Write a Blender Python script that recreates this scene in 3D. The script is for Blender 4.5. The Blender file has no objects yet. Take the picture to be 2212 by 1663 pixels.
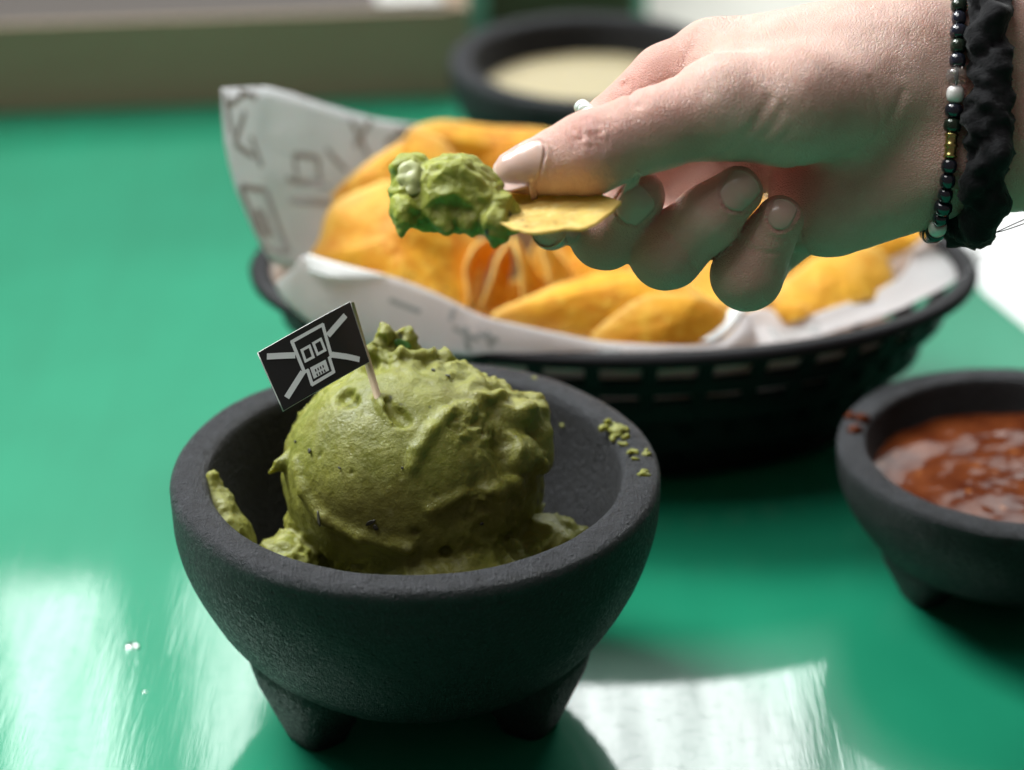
import bpy, math, random
import numpy as np
from mathutils import Vector, Matrix

# ------------------------------------------------------------------ camera, world, lights
SC = bpy.context.scene
CM = 0.01
F_PX = 5527.0
CAM = np.array([2.56, -59.8, 39.4])            # cm
PITCH = math.radians(26.6)
FW = np.array([0, math.cos(PITCH), -math.sin(PITCH)])
UP = np.array([0, math.sin(PITCH), math.cos(PITCH)])
RT = np.array([1.0, 0, 0])

cd = bpy.data.cameras.new("camera")
cam = bpy.data.objects.new("camera", cd)
SC.collection.objects.link(cam)
cam.location = CAM * CM
cam.rotation_euler = (math.pi / 2 - PITCH, 0, 0)
cd.sensor_width = 36.0
cd.lens = 36.0 * F_PX / 2211.0
cd.clip_start = 0.02
cd.clip_end = 60
cd.dof.use_dof = True
cd.dof.focus_distance = 0.648
cd.dof.aperture_fstop = 6.3
SC.camera = cam

W = bpy.data.worlds.new("World")
SC.world = W
W.use_nodes = True
W.node_tree.nodes["Background"].inputs[0].default_value = (1.0, 0.80, 0.74, 1)
W.node_tree.nodes["Background"].inputs[1].default_value = 0.09
SC.view_settings.view_transform = 'Standard'
SC.view_settings.look = 'None'
SC.view_settings.exposure = 0.0
SC.view_settings.gamma = 1.0


def area(name, loc, target, sx, sy, radiance, col=(1, 1, 1), spread=180):
    l = bpy.data.lights.new(name, 'AREA')
    l.shape = 'RECTANGLE'
    l.size, l.size_y = sx * CM, sy * CM
    l.energy = radiance * math.pi * sx * sy * CM * CM
    l.color = col
    l.spread = math.radians(spread)
    o = bpy.data.objects.new(name, l)
    SC.collection.objects.link(o)
    o.location = np.array(loc) * CM
    d = Vector(np.array(target, float) - np.array(loc, float))
    o.rotation_euler = d.to_track_quat('-Z', 'Y').to_euler()
    return o


COOL = (0.96, 1.0, 0.99)
area("window_light", (-84, 70, 126), (-1, -8, 7), 60, 60, 3.7, COOL, 50)          # the big window, back left
area("window_pane_light", (-52, 200, 150), (-52, 0, 150), 14, 66, 11.5, COOL)
area("window_pane_light", (-31, 200, 150), (-31, 0, 150), 10, 66, 9.0, COOL)
area("window_pane_light", (20, 200, 158), (20, 0, 158), 38, 66, 15.0, COOL)
area("window_light", (70, 160, 110), (12, 78, 5), 60, 60, 1.8, COOL, 60)            # window back right
area("overhead_fill", (-44, 4, 140), (4, 4, 12), 80, 80, 5.2, (1, 0.99, 0.97))         # added fill from above left to brighten the hand, no real source


# ------------------------------------------------------------------ pixel helpers (offline measured positions in 2211 x 1663 px of the photo)
def ray(px, py):
    return FW + RT * (px - 1105.5) / F_PX - UP * (py - 831.5) / F_PX


def atd(px, py, d):
    return CAM + ray(px, py) * d


def aty(px, py, y):
    r = ray(px, py)
    return CAM + r * (y - CAM[1]) / r[1]


def atz(px, py, z):
    r = ray(px, py)
    return CAM + r * (z - CAM[2]) / r[2]


# ------------------------------------------------------------------ numpy noise
def _h(ix, iy, iz, s):
    n = (ix.astype(np.uint32) * np.uint32(374761393) + iy.astype(np.uint32) * np.uint32(668265263)
         + iz.astype(np.uint32) * np.uint32(2147483647) + np.uint32(s * 974711 + 17))
    n = (n ^ (n >> np.uint32(13))) * np.uint32(1274126177)
    n = (n ^ (n >> np.uint32(15))) * np.uint32(2246822519)
    return n ^ (n >> np.uint32(16))


def perlin(P, s=0):
    P = np.asarray(P, float)
    i = np.floor(P).astype(np.int64)
    f = P - i
    u = f * f * f * (f * (f * 6 - 15) + 10)
    out = 0
    for dx in (0, 1):
        wx = u[:, 0] if dx else 1 - u[:, 0]
        for dy in (0, 1):
            wy = u[:, 1] if dy else 1 - u[:, 1]
            for dz in (0, 1):
                wz = u[:, 2] if dz else 1 - u[:, 2]
                h = _h(i[:, 0] + dx, i[:, 1] + dy, i[:, 2] + dz, s)
                g = np.stack([(h & 255) / 127.5 - 1, ((h >> 8) & 255) / 127.5 - 1, ((h >> 16) & 255) / 127.5 - 1], 1)
                v = f - np.array([dx, dy, dz])
                out = out + wx * wy * wz * (g * v).sum(1)
    return out


def fbm(P, o=4, s=0):
    r, a = 0, 1.0
    for k in range(o):
        r = r + a * perlin(P, s + k)
        P = P * 2.03 + 7.1
        a *= 0.5
    return r


def ridged(P, o=3, s=0):
    r, a = 0, 1.0
    for k in range(o):
        r = r + a * (1 - np.abs(perlin(P, s + k)) * 2.2)
        P = P * 2.1 + 3.3
        a *= 0.5
    return r


def worley(P, s=0):
    i = np.floor(P).astype(np.int64)
    best = np.full(len(P), 9.0)
    for dx in (-1, 0, 1):
        for dy in (-1, 0, 1):
            for dz in (-1, 0, 1):
                c = i + np.array([dx, dy, dz])
                h = _h(c[:, 0], c[:, 1], c[:, 2], s)
                p = c + np.stack([(h & 255) / 255., ((h >> 8) & 255) / 255., ((h >> 16) & 255) / 255.], 1)
                best = np.minimum(best, ((P - p) ** 2).sum(1))
    return np.sqrt(best)


def sstep(a, b, x):
    t = np.clip((x - a) / (b - a), 0, 1)
    return t * t * (3 - 2 * t)


# ------------------------------------------------------------------ signed distance toolkit
def smin(a, b, k):
    h = np.maximum(k - np.abs(a - b), 0) / k
    return np.minimum(a, b) - h * h * k * 0.25


def cone(P, a, b, ra, rb):
    a = np.asarray(a, float)
    ab = np.asarray(b, float) - a
    t = np.clip(((P - a) @ ab) / max(ab @ ab, 1e-9), 0, 1)
    return np.linalg.norm(P - a - t[:, None] * ab, axis=1) - (ra + (rb - ra) * t)


def ell(P, c, r, M=None):
    q = P - np.asarray(c, float)
    if M is not None:
        q = q @ M
    r = np.asarray(r, float)
    k0 = np.linalg.norm(q / r, axis=1)
    k1 = np.linalg.norm(q / (r * r), axis=1)
    return k0 * (k0 - 1) / np.maximum(k1, 1e-6)


def polymesh(f, lo, hi, h):
    """Naive surface nets of an SDF, evaluated finely only near the surface."""
    lo = np.array(lo, float)
    n = np.ceil((np.array(hi) - lo) / h / 4).astype(int) * 4
    nb = n // 4
    g = np.stack(np.meshgrid(*[np.arange(k) for k in nb], indexing='ij'), -1).reshape(-1, 3)
    c = f(lo + (g * 4 + 1.5) * h).reshape(nb)
    V = np.repeat(np.repeat(np.repeat(c, 4, 0), 4, 1), 4, 2)
    near = np.argwhere(np.abs(c) < h * 4 * 1.5 + 0.1)
    o = np.stack(np.meshgrid(*[np.arange(4)] * 3, indexing='ij'), -1).reshape(-1, 3)
    idx = (near[:, None, :] * 4 + o[None]).reshape(-1, 3)
    vals = np.concatenate([f(lo + idx[i:i + 200000] * h) for i in range(0, len(idx), 200000)])
    V[idx[:, 0], idx[:, 1], idx[:, 2]] = vals
    s = V < 0
    cnt = np.zeros(np.array(V.shape) - 1, np.int8)
    for dx in (0, 1):
        for dy in (0, 1):
            for dz in (0, 1):
                cnt += s[dx:dx + cnt.shape[0], dy:dy + cnt.shape[1], dz:dz + cnt.shape[2]]
    act = np.argwhere((cnt > 0) & (cnt < 8))
    cid = np.full(cnt.shape, -1, np.int64)
    cid[act[:, 0], act[:, 1], act[:, 2]] = np.arange(len(act))
    acc = np.zeros((len(act), 3))
    num = np.zeros(len(act))
    for ax in range(3):
        for p in (0, 1):
            for q in (0, 1):
                o0 = np.zeros(3, int)
                others = [k for k in range(3) if k != ax]
                o0[others[0]], o0[others[1]] = p, q
                o1 = o0.copy()
                o1[ax] = 1
                A, B = act + o0, act + o1
                va, vb = V[A[:, 0], A[:, 1], A[:, 2]], V[B[:, 0], B[:, 1], B[:, 2]]
                m = (va < 0) != (vb < 0)
                t = va[m] / (va[m] - vb[m])
                acc[m] += A[m] + (B[m] - A[m]) * t[:, None]
                num[m] += 1
    verts = lo + acc / num[:, None] * h
    faces = []
    for ax in range(3):
        b, c2 = [(1, 2), (2, 0), (0, 1)][ax]
        sl0 = [slice(1, -1)] * 3
        sl0[ax] = slice(0, -1)
        sl1 = list(sl0)
        sl1[ax] = slice(1, None)
        a0, a1 = s[tuple(sl0)], s[tuple(sl1)]
        e = np.argwhere(a0 != a1)
        base = np.ones(3, int)
        base[ax] = 0
        e = e + base
        fl = s[e[:, 0], e[:, 1], e[:, 2]]
        eb, ec = np.zeros(3, int), np.zeros(3, int)
        eb[b] = 1
        ec[c2] = 1
        q = [e - eb - ec, e - ec, e, e - eb]
        ids = np.stack([cid[k[:, 0], k[:, 1], k[:, 2]] for k in q], 1)
        ids[~fl] = ids[~fl][:, ::-1]
        faces.append(ids)
    F = np.concatenate(faces)
    return verts, F[(F >= 0).all(1)]


def vnormals(v, F):
    n = np.zeros_like(v)
    a = np.cross(v[F[:, 2]] - v[F[:, 0]], v[F[:, 3]] - v[F[:, 1]])
    for k in range(4):
        np.add.at(n, F[:, k], a)
    return n / np.maximum(np.linalg.norm(n, axis=1, keepdims=True), 1e-12)


def relax(v, F, it=2, lam=0.5):
    e = np.concatenate([F[:, [k, (k + 1) % 4]] for k in range(4)])
    d = np.zeros(len(v))
    np.add.at(d, e[:, 0], 1)
    np.add.at(d, e[:, 1], 1)
    for _ in range(it):
        s = np.zeros_like(v)
        np.add.at(s, e[:, 0], v[e[:, 1]])
        np.add.at(s, e[:, 1], v[e[:, 0]])
        v = v + lam * (s / d[:, None] - v)
    return v


def trace(f, o, d, tmax=120.0, t=0.0):
    d = d / np.linalg.norm(d)
    for _ in range(120):
        p = o + d * t
        k = f(p[None])[0]
        if k < 0.002:
            return p
        t += k * 0.8
        if t > tmax:
            return None
    return o + d * t


# ------------------------------------------------------------------ object helpers
COL = SC.collection


def wloc(o):
    r = np.zeros(3)
    while o is not None:
        r = r + np.array(o.location) / CM
        o = o.parent
    return r


def tag(o, label=None, cat=None, group=None, kind=None):
    if label: o['label'] = label
    if cat: o['category'] = cat
    if group: o['group'] = group
    if kind: o['kind'] = kind
    return o


def empty(name, loc, label, cat, group=None):
    o = bpy.data.objects.new(name, None)
    COL.objects.link(o)
    o.location = np.array(loc, float) * CM
    o.empty_display_size = 0.01
    return tag(o, label, cat, group)


def mk(name, v, f, mat, parent=None, loc=None, smooth=True):
    v = np.asarray(v, float)
    base = wloc(parent) if parent is not None else np.zeros(3)
    if loc is None:
        loc = np.array([(v[:, 0].min() + v[:, 0].max()) / 2, (v[:, 1].min() + v[:, 1].max()) / 2, v[:, 2].min()]) if parent is None else base
    me = bpy.data.meshes.new(name)
    vv = (v - np.asarray(loc)) * CM
    if isinstance(f, np.ndarray) and f.ndim == 2:
        k = f.shape[1]
        me.vertices.add(len(vv))
        me.vertices.foreach_set('co', vv.astype(np.float32).ravel())
        me.loops.add(f.size)
        me.loops.foreach_set('vertex_index', f.astype(np.int32).ravel())
        me.polygons.add(len(f))
        me.polygons.foreach_set('loop_start', np.arange(0, f.size, k, dtype=np.int32))
        me.update(calc_edges=True)
        me.validate()
    else:
        me.from_pydata(vv.tolist(), [], [tuple(q) for q in f])
        me.update()
    if smooth:
        me.polygons.foreach_set('use_smooth', [True] * len(me.polygons))
    me.materials.append(mat)
    o = bpy.data.objects.new(name, me)
    COL.objects.link(o)
    o.location = (np.asarray(loc) - base) * CM
    if parent is not None:
        o.parent = parent
    return o


def gridf(nu, nv, closeu=False, closev=False):
    f = []
    for i in range(nu if closeu else nu - 1):
        for j in range(nv if closev else nv - 1):
            a, b = i, (i + 1) % nu
            c, d = j, (j + 1) % nv
            f.append((a * nv + c, b * nv + c, b * nv + d, a * nv + d))
    return np.array(f)


def lathe(c, prof, n=128, wob=0.0, seed=0):
    prof = np.array(prof, float)
    th = np.linspace(0, 2 * np.pi, n, endpoint=False)
    v = np.zeros((n, len(prof), 3))
    v[..., 0] = np.cos(th)[:, None] * prof[None, :, 0]
    v[..., 1] = np.sin(th)[:, None] * prof[None, :, 0]
    v[..., 2] = prof[None, :, 1]
    v = v.reshape(-1, 3)
    if wob:
        v = v + np.stack([fbm(v * 0.35 + 10 * k, 3, seed + k) for k in range(3)], 1) * wob
    return v + np.asarray(c), gridf(n, len(prof), True)


def catmull(p, n, closed=False):
    p = np.array(p, float)
    m = len(p)
    out = []
    segs = m if closed else m - 1
    for t in np.linspace(0, segs, n, endpoint=not closed):
        i = min(int(t), segs - 1)
        u = t - i
        if closed:
            a, b, c, d = p[(i - 1) % m], p[i % m], p[(i + 1) % m], p[(i + 2) % m]
        else:
            b, c = p[i], p[i + 1]
            a = p[i - 1] if i > 0 else 2 * b - c
            d = p[i + 2] if i + 2 < m else 2 * c - b
        out.append(0.5 * (2 * b + (c - a) * u + (2 * a - 5 * b + 4 * c - d) * u * u + (3 * b - a - 3 * c + d) * u ** 3))
    return np.array(out)


def tube(path, rad, n=12, closed=False):
    path = np.array(path, float)
    m = len(path)
    rad = np.broadcast_to(np.asarray(rad, float), (m,))
    T = np.roll(path, -1, 0) - np.roll(path, 1, 0)
    if not closed:
        T[0], T[-1] = path[1] - path[0], path[-1] - path[-2]
    T /= np.linalg.norm(T, axis=1, keepdims=True)
    N = np.cross(T[0], [0.3, 0.5, 0.81])
    N /= np.linalg.norm(N)
    v = []
    for k in range(m):
        N = N - T[k] * (N @ T[k])
        N /= np.linalg.norm(N)
        B = np.cross(T[k], N)
        a = np.linspace(0, 2 * np.pi, n, endpoint=False)
        v.append(path[k] + rad[k] * (np.cos(a)[:, None] * N + np.sin(a)[:, None] * B))
    f = [tuple(q) for q in gridf(m, n, closed, True)]
    if not closed:
        f += [tuple(range(n))[::-1], tuple((m - 1) * n + i for i in range(n))]
    return np.concatenate(v), f


def box(c, s, R=None):
    v = np.array([[x, y, z] for x in (-.5, .5) for y in (-.5, .5) for z in (-.5, .5)]) * np.array(s)
    if R is not None:
        v = v @ np.asarray(R).T
    return v + np.asarray(c), [(0, 1, 3, 2), (4, 6, 7, 5), (0, 4, 5, 1), (2, 3, 7, 6), (0, 2, 6, 4), (1, 5, 7, 3)]


def join(parts):
    V, Fs, o = [], [], 0
    for v, f in parts:
        V.append(v)
        Fs += [tuple(int(i) + o for i in q) for q in f]
        o += len(v)
    return np.concatenate(V), Fs


def bevel(o, w, seg=2):
    m = o.modifiers.new("bevel", 'BEVEL')
    m.width = w * CM
    m.segments = seg
    m.limit_method = 'ANGLE'
    return o


def solid(o, t, off=0):
    m = o.modifiers.new("thickness", 'SOLIDIFY')
    m.thickness = t * CM
    m.offset = off
    return o


# ------------------------------------------------------------------ materials
class NT:
    def __init__(s, name):
        s.m = bpy.data.materials.new(name)
        s.m.use_nodes = True
        s.t = s.m.node_tree
        s.b = s.t.nodes["Principled BSDF"]
        s.out = s.t.nodes["Material Output"]
        s.co = s.t.nodes.new("ShaderNodeTexCoord").outputs["Object"]

    def n(s, typ, ins=None, **kw):
        nd = s.t.nodes.new(typ)
        for k, v in kw.items():
            setattr(nd, k, v)
        for k, v in (ins or {}).items():
            if isinstance(v, bpy.types.NodeSocket):
                s.t.links.new(v, nd.inputs[k])
            else:
                nd.inputs[k].default_value = v
        return nd

    def link(s, a, b):
        s.t.links.new(a, b)

    def mapped(s, scale, rot=(0, 0, 0)):
        return s.n("ShaderNodeMapping", {"Vector": s.co, "Scale": scale, "Rotation": rot}).outputs[0]

    def noise(s, scale, detail=4, rough=0.55, vec=None, dist=0.0):
        return s.n("ShaderNodeTexNoise", {"Vector": vec or s.co, "Scale": scale, "Detail": detail, "Roughness": rough, "Distortion": dist}).outputs[0]

    def voro(s, scale, vec=None, feature='F1', out=0, rnd=1.0):
        return s.n("ShaderNodeTexVoronoi", {"Vector": vec or s.co, "Scale": scale, "Randomness": rnd}, feature=feature).outputs[out]

    def ramp(s, fac, stops):
        r = s.n("ShaderNodeValToRGB", {"Fac": fac})
        el = r.color_ramp.elements
        while len(el) < len(stops):
            el.new(0.5)
        for e, (p, c) in zip(el, stops):
            e.position = p
            e.color = (*c, 1) if not isinstance(c, (int, float)) else (c, c, c, 1)
        return r.outputs[0]

    def mix(s, fac, a, b, mode='MIX'):
        nd = s.n("ShaderNodeMix", data_type='RGBA', blend_type=mode)
        for sock, v in ((nd.inputs[0], fac), (nd.inputs[6], a), (nd.inputs[7], b)):
            if isinstance(v, bpy.types.NodeSocket):
                s.t.links.new(v, sock)
            else:
                sock.default_value = v if isinstance(v, (int, float)) else (*v, 1)
        return nd.outputs[2]

    def math(s, op, a, b=0.0, clamp=False):
        nd = s.n("ShaderNodeMath", operation=op, use_clamp=clamp)
        for k, v in enumerate((a, b)):
            if isinstance(v, bpy.types.NodeSocket):
                s.t.links.new(v, nd.inputs[k])
            else:
                nd.inputs[k].default_value = v
        return nd.outputs[0]

    def bump(s, h, strength=0.3, dist=0.001, normal=None):
        nd = s.n("ShaderNodeBump", {"Height": h, "Strength": strength, "Distance": dist})
        if normal is not None:
            s.link(normal, nd.inputs["Normal"])
        return nd.outputs[0]

    def set(s, **kw):
        names = dict(col="Base Color", rough="Roughness", spec="Specular IOR Level", normal="Normal", sss="Subsurface Weight",
                     sssr="Subsurface Radius", ssss="Subsurface Scale", metal="Metallic", trans="Transmission Weight", coat="Coat Weight",
                     coatr="Coat Roughness", ior="IOR", sheen="Sheen Weight", alpha="Alpha")
        for k, v in kw.items():
            i = s.b.inputs[names[k]]
            if isinstance(v, bpy.types.NodeSocket):
                s.link(v, i)
            elif isinstance(v, (tuple, list)) and len(v) == 3 and i.type == 'RGBA':
                i.default_value = (*v, 1)
            else:
                i.default_value = v
        return s

    def translucent(s, fac, col, normal=None):
        tr = s.n("ShaderNodeBsdfTranslucent")
        if isinstance(col, bpy.types.NodeSocket):
            s.link(col, tr.inputs[0])
        else:
            tr.inputs[0].default_value = (*col, 1)
        mx = s.n("ShaderNodeMixShader", {0: fac})
        s.link(s.b.outputs[0], mx.inputs[1])
        s.link(tr.outputs[0], mx.inputs[2])
        s.link(mx.outputs[0], s.out.inputs[0])
        return s


def simple(name, col, rough=0.5, **kw):
    return NT(name).set(col=col, rough=rough, **kw).m


def m_table():
    t = NT("table_paint")
    v1 = t.mapped((60, 7, 1), (0, 0, math.radians(8)))
    streak = t.noise(1.0, 5, 0.6, v1)
    v2 = t.mapped((420, 26, 1), (0, 0, math.radians(-6)))
    fine = t.noise(1.0, 4, 0.65, v2)
    cloud = t.noise(9, 3, 0.5)
    speck = t.voro(55)
    r = t.math('ADD', t.ramp(streak, [(0.35, 0.03), (0.75, 0.07)]), t.math('MULTIPLY', t.ramp(fine, [(0.5, 0.0), (0.8, 1.0)]), 0.05))
    col = t.mix(t.ramp(cloud, [(0.3, 0.0), (0.7, 1.0)]), (0.010, 0.235, 0.125), (0.015, 0.285, 0.155))
    pit = t.ramp(speck, [(0.03, 0.0), (0.06, 1.0)])
    sc1 = t.ramp(t.noise(1.0, 2, 0.4, t.mapped((170, 5, 1), (0, 0, math.radians(-12)))), [(0.70, 1.0), (0.715, 0.0), (0.73, 1.0)])
    sc2 = t.ramp(t.noise(1.0, 2, 0.4, t.mapped((9, 150, 1), (0, 0, math.radians(35)))), [(0.70, 1.0), (0.712, 0.0), (0.724, 1.0)])
    pit = t.math('ADD', pit, t.math('MULTIPLY', sc1, 0.9))
    h = t.math('ADD', t.math('MULTIPLY', streak, 0.8), t.math('MULTIPLY', fine, 0.25))
    h = t.math('ADD', h, t.math('MULTIPLY', pit, 0.3))
    n1 = t.bump(h, 0.28, 0.00022)
    t.link(n1, t.b.inputs["Coat Normal"])
    return t.set(col=col, rough=0.38, normal=n1, spec=0.26, coat=t.math('ADD', t.ramp(streak, [(0.3, 0.95), (0.72, 0.45)]), t.math('MULTIPLY', t.ramp(t.noise(260, 4, 0.7), [(0.5, 0.0), (0.75, 1.0)]), -0.22), True), coatr=r).m


def m_stone(name, col=(0.0058, 0.0061, 0.0070)):
    t = NT(name)
    g = t.noise(1000, 4, 0.8)
    b = t.noise(210, 4, 0.65)
    wear = t.noise(75, 5, 0.65)
    hair = t.noise(1.0, 4, 0.7, t.mapped((1700, 240, 700), (0.4, 0.7, 0.9)))
    c = t.mix(t.ramp(g, [(0.50, 0.0), (0.62, 1.0)]), col, tuple(k * 7.0 for k in col))
    c = t.mix(t.ramp(hair, [(0.60, 0.0), (0.70, 0.8)]), c, tuple(k * 8.0 for k in col))
    c = t.mix(t.ramp(wear, [(0.55, 0.0), (0.75, 0.5)]), c, tuple(k * 5.0 for k in col))
    at = t.n('ShaderNodeAttribute', attribute_name='rim_lit_tone').outputs['Fac']
    c = t.mix(t.math('MULTIPLY', at, t.ramp(b, [(0.3, 0.35), (0.65, 1.0)])), c, tuple(k * 9.0 for k in col))  # light catching the rim top is mixed into the stone colour
    pits = t.ramp(t.voro(330), [(0.10, 0.0), (0.24, 1.0)])
    h = t.math('ADD', t.math('MULTIPLY', g, 0.8), t.math('MULTIPLY', b, 0.8))
    h = t.math('ADD', h, t.math('ADD', t.math('MULTIPLY', hair, 0.8), t.math('MULTIPLY', pits, 0.35)))
    return t.set(col=c, rough=t.ramp(g, [(0.42, 0.34), (0.60, 0.72)]), normal=t.bump(h, 1.0, 0.0013), spec=0.36).m


def m_guac(name="guacamole_paste", k=1.0, g=1.0):
    t = NT(name)
    a = t.noise(95, 5, 0.6)
    b = t.noise(420, 4, 0.65)
    big = t.noise(38, 3, 0.5)
    c = t.mix(t.ramp(a, [(0.32, 0.0), (0.7, 1.0)]), (0.165 * k, 0.183 * k * g, 0.022 * k), (0.31 * k, 0.32 * k * g, 0.060 * k))
    c = t.mix(t.ramp(big, [(0.42, 0.0), (0.62, 0.5)]), c, (0.20, 0.175, 0.045))
    c = t.mix(t.ramp(b, [(0.38, 0.0), (0.7, 0.45)]), c, (0.31, 0.32, 0.085))
    micro = t.noise(1300, 3, 0.6)
    fl = t.voro(210, t.n("ShaderNodeMapping", {"Vector": t.co, "Scale": (1, 1.0, 0.55)}).outputs[0])
    sel = t.noise(70, 2, 0.5)
    m = t.math('MULTIPLY', t.ramp(fl, [(0.12, 1.0), (0.2, 0.0)]), t.ramp(sel, [(0.56, 0.0), (0.60, 1.0)]))
    c = t.mix(m, c, (0.055, 0.06, 0.035))
    fl2 = t.voro(150)
    sel2 = t.noise(50, 2, 0.5, t.mapped((1, 1, 1), (1, 2, 0.5)))
    m2 = t.math('MULTIPLY', t.ramp(fl2, [(0.14, 1.0), (0.24, 0.0)]), t.ramp(sel2, [(0.54, 0.0), (0.62, 1.0)]))
    c = t.mix(t.math('MULTIPLY', m2, 0.7), c, (0.38, 0.38, 0.15))
    h = t.math('ADD', t.math('MULTIPLY', a, 0.5), t.math('ADD', t.math('MULTIPLY', b, 0.6), t.math('MULTIPLY', micro, 0.22)))
    return t.set(col=c, rough=t.ramp(b, [(0.35, 0.34), (0.65, 0.56)]), spec=0.36, normal=t.bump(h, 0.7, 0.0011), sss=0.4, sssr=(1.0, 0.9, 0.3), ssss=0.005).m


def m_skin():
    t = NT("skin")
    a = t.noise(60, 4, 0.55)
    b = t.noise(22, 2, 0.5)
    c = t.mix(t.ramp(a, [(0.35, 0.0), (0.65, 1.0)]), (0.68, 0.43, 0.355), (0.78, 0.54, 0.46))
    c = t.mix(t.ramp(b, [(0.45, 0.0), (0.70, 0.55)]), c, (0.68, 0.335, 0.275))
    at = t.n("ShaderNodeAttribute", attribute_name="blush").outputs["Fac"]
    c = t.mix(at, c, (0.66, 0.29, 0.24))
    v = t.n("ShaderNodeMapping", {"Vector": t.co, "Scale": (1, 1.5, 1.3), "Rotation": (0.3, 0.5, 0.2)}).outputs[0]
    cell = t.voro(1150, v, 'DISTANCE_TO_EDGE')
    lines = t.ramp(cell, [(0.0, 0.0), (0.22, 1.0)])
    pores = t.noise(1400, 3, 0.6)
    w = t.noise(1.0, 4, 0.6, t.mapped((620, 190, 190), (0.1, 0.2, 0.35)))
    h = t.math('ADD', t.math('MULTIPLY', lines, 0.6), t.math('MULTIPLY', pores, 0.35))
    h = t.math('ADD', h, t.math('MULTIPLY', w, 0.9))
    return t.set(col=c, rough=0.46, spec=0.40, normal=t.bump(h, 0.6, 0.0005), sss=0.28, sssr=(1.0, 0.40, 0.22), ssss=0.006).m


def m_chip(name, c1, c2, c3, tr):
    t = NT(name)
    a = t.noise(70, 4, 0.6)
    b = t.noise(330, 4, 0.6)
    sp = t.voro(120)
    rnd = t.n("ShaderNodeObjectInfo").outputs["Random"]
    c = t.mix(t.ramp(a, [(0.36, 0.0), (0.62, 1.0)]), c1, c2)
    c = t.mix(t.math('MULTIPLY', rnd, 0.45), c, c3)
    c = t.mix(t.ramp(b, [(0.50, 0.0), (0.66, 0.8)]), c, c3)
    c = t.mix(t.ramp(t.noise(52, 5, 0.7), [(0.56, 0.0), (0.72, 0.7)]), c, tuple(k * q for k, q in zip(c1, (0.72, 0.6, 0.8))))
    c = t.mix(t.math('MULTIPLY', t.ramp(sp, [(0.06, 0.7), (0.11, 0.0)]), t.ramp(t.noise(40, 2), [(0.56, 0.0), (0.62, 1.0)])), c, (0.30, 0.13, 0.03))
    ed = t.n('ShaderNodeAttribute', attribute_name='fried_edge').outputs['Fac']
    c = t.mix(t.math('MULTIPLY', ed, 0.75), c, (0.98, 0.74, 0.24))
    h = t.math('ADD', t.math('MULTIPLY', a, 0.9), t.math('MULTIPLY', b, 0.5))
    nm = t.bump(h, 0.7, 0.0009)
    t.set(col=c, rough=0.55, normal=nm, spec=0.25)
    return t.translucent(tr, c).m


def m_paper(name, col, tr=0.6):
    t = NT(name)
    a = t.noise(45, 4, 0.6)
    c = t.mix(t.ramp(a, [(0.3, 0.0), (0.7, 1.0)]), tuple(k * 0.93 for k in col), col)
    t.set(col=c, rough=0.38, normal=t.bump(a, 0.35, 0.0015), spec=0.4)
    return t.translucent(tr, (0.88, 0.87, 0.89)).m


def m_salsa():
    t = NT("salsa_liquid")
    a = t.noise(85, 5, 0.6)
    v = t.voro(140)
    c = t.mix(t.ramp(a, [(0.35, 0.0), (0.65, 1.0)]), (0.070, 0.014, 0.005), (0.150, 0.040, 0.012))
    c = t.mix(t.ramp(v, [(0.10, 0.8), (0.2, 0.0)]), c, (0.30, 0.10, 0.03))
    h = t.math('ADD', t.math('MULTIPLY', a, 0.05), t.noise(24, 2, 0.4))
    return t.set(col=c, rough=0.09, normal=t.bump(h, 0.3, 0.004), spec=0.07).m


def m_fabric():
    t = NT("black_fabric")
    a = t.noise(700, 3, 0.6)
    w = t.noise(1.0, 3, 0.6, t.mapped((150, 900, 150)))
    c = t.mix(a, (0.003, 0.0031, 0.004), (0.009, 0.009, 0.011))
    return t.set(col=c, rough=0.85, normal=t.bump(t.math('ADD', a, w), 0.5, 0.0006), spec=0.2, sheen=0.12).m


M_TABLE = m_table()
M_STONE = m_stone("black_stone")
M_GUAC = m_guac("guacamole_paste", 0.86, 1.0)
M_GUACF = m_guac("fresh_guacamole", 1.35, 1.06)
M_SKIN = m_skin()
M_CHIP = m_chip("fried_tortilla", (0.80, 0.29, 0.010), (0.97, 0.53, 0.028), (0.97, 0.64, 0.08), 0.30)
M_CHIPY = m_chip("yellow_tortilla", (0.74, 0.45, 0.07), (0.90, 0.64, 0.14), (0.92, 0.76, 0.34), 0.35)
M_PAPER = m_paper("white_greaseproof_paper", (0.80, 0.78, 0.78))
M_PAPERIN = m_paper("shaded_liner_paper", (0.55, 0.45, 0.38), 0.15)  # same white paper, darkened to hold the shade inside the basket wall
M_SALSA = m_salsa()
M_FABRIC = m_fabric()
M_PLASTIC = NT("black_plastic").set(col=(0.009, 0.009, 0.011), rough=0.5, spec=0.2).m
M_PRINT = simple("grey_print_ink", (0.38, 0.39, 0.39), 0.6)
M_ONION = NT("onion_flesh").set(col=(0.38, 0.41, 0.17), rough=0.45, sss=0.5, sssr=(1, 1, 0.6), ssss=0.004).m
M_LEAF = simple("herb_leaf", (0.035, 0.12, 0.018), 0.45)
M_NAIL = NT("nail").set(col=(0.68, 0.43, 0.36), rough=0.26, spec=0.5, sss=0.25, sssr=(1, .4, .25), ssss=0.003, coat=0.2, coatr=0.15).m
M_NAILTIP = NT("nail_edge").set(col=(0.72, 0.54, 0.44), rough=0.25, sss=0.2, sssr=(1, .6, .4), ssss=0.003).m


# ------------------------------------------------------------------ table
def build_table():
    v, f = box((20, 25, -2), (260, 175, 4))
    o = mk("table", v, f, M_TABLE, loc=(20, 25, 0), smooth=False)
    bevel(o, 0.5)
    tag(o, "glossy emerald green painted table under the bowls and basket", "table", kind="structure")


build_table()


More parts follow.
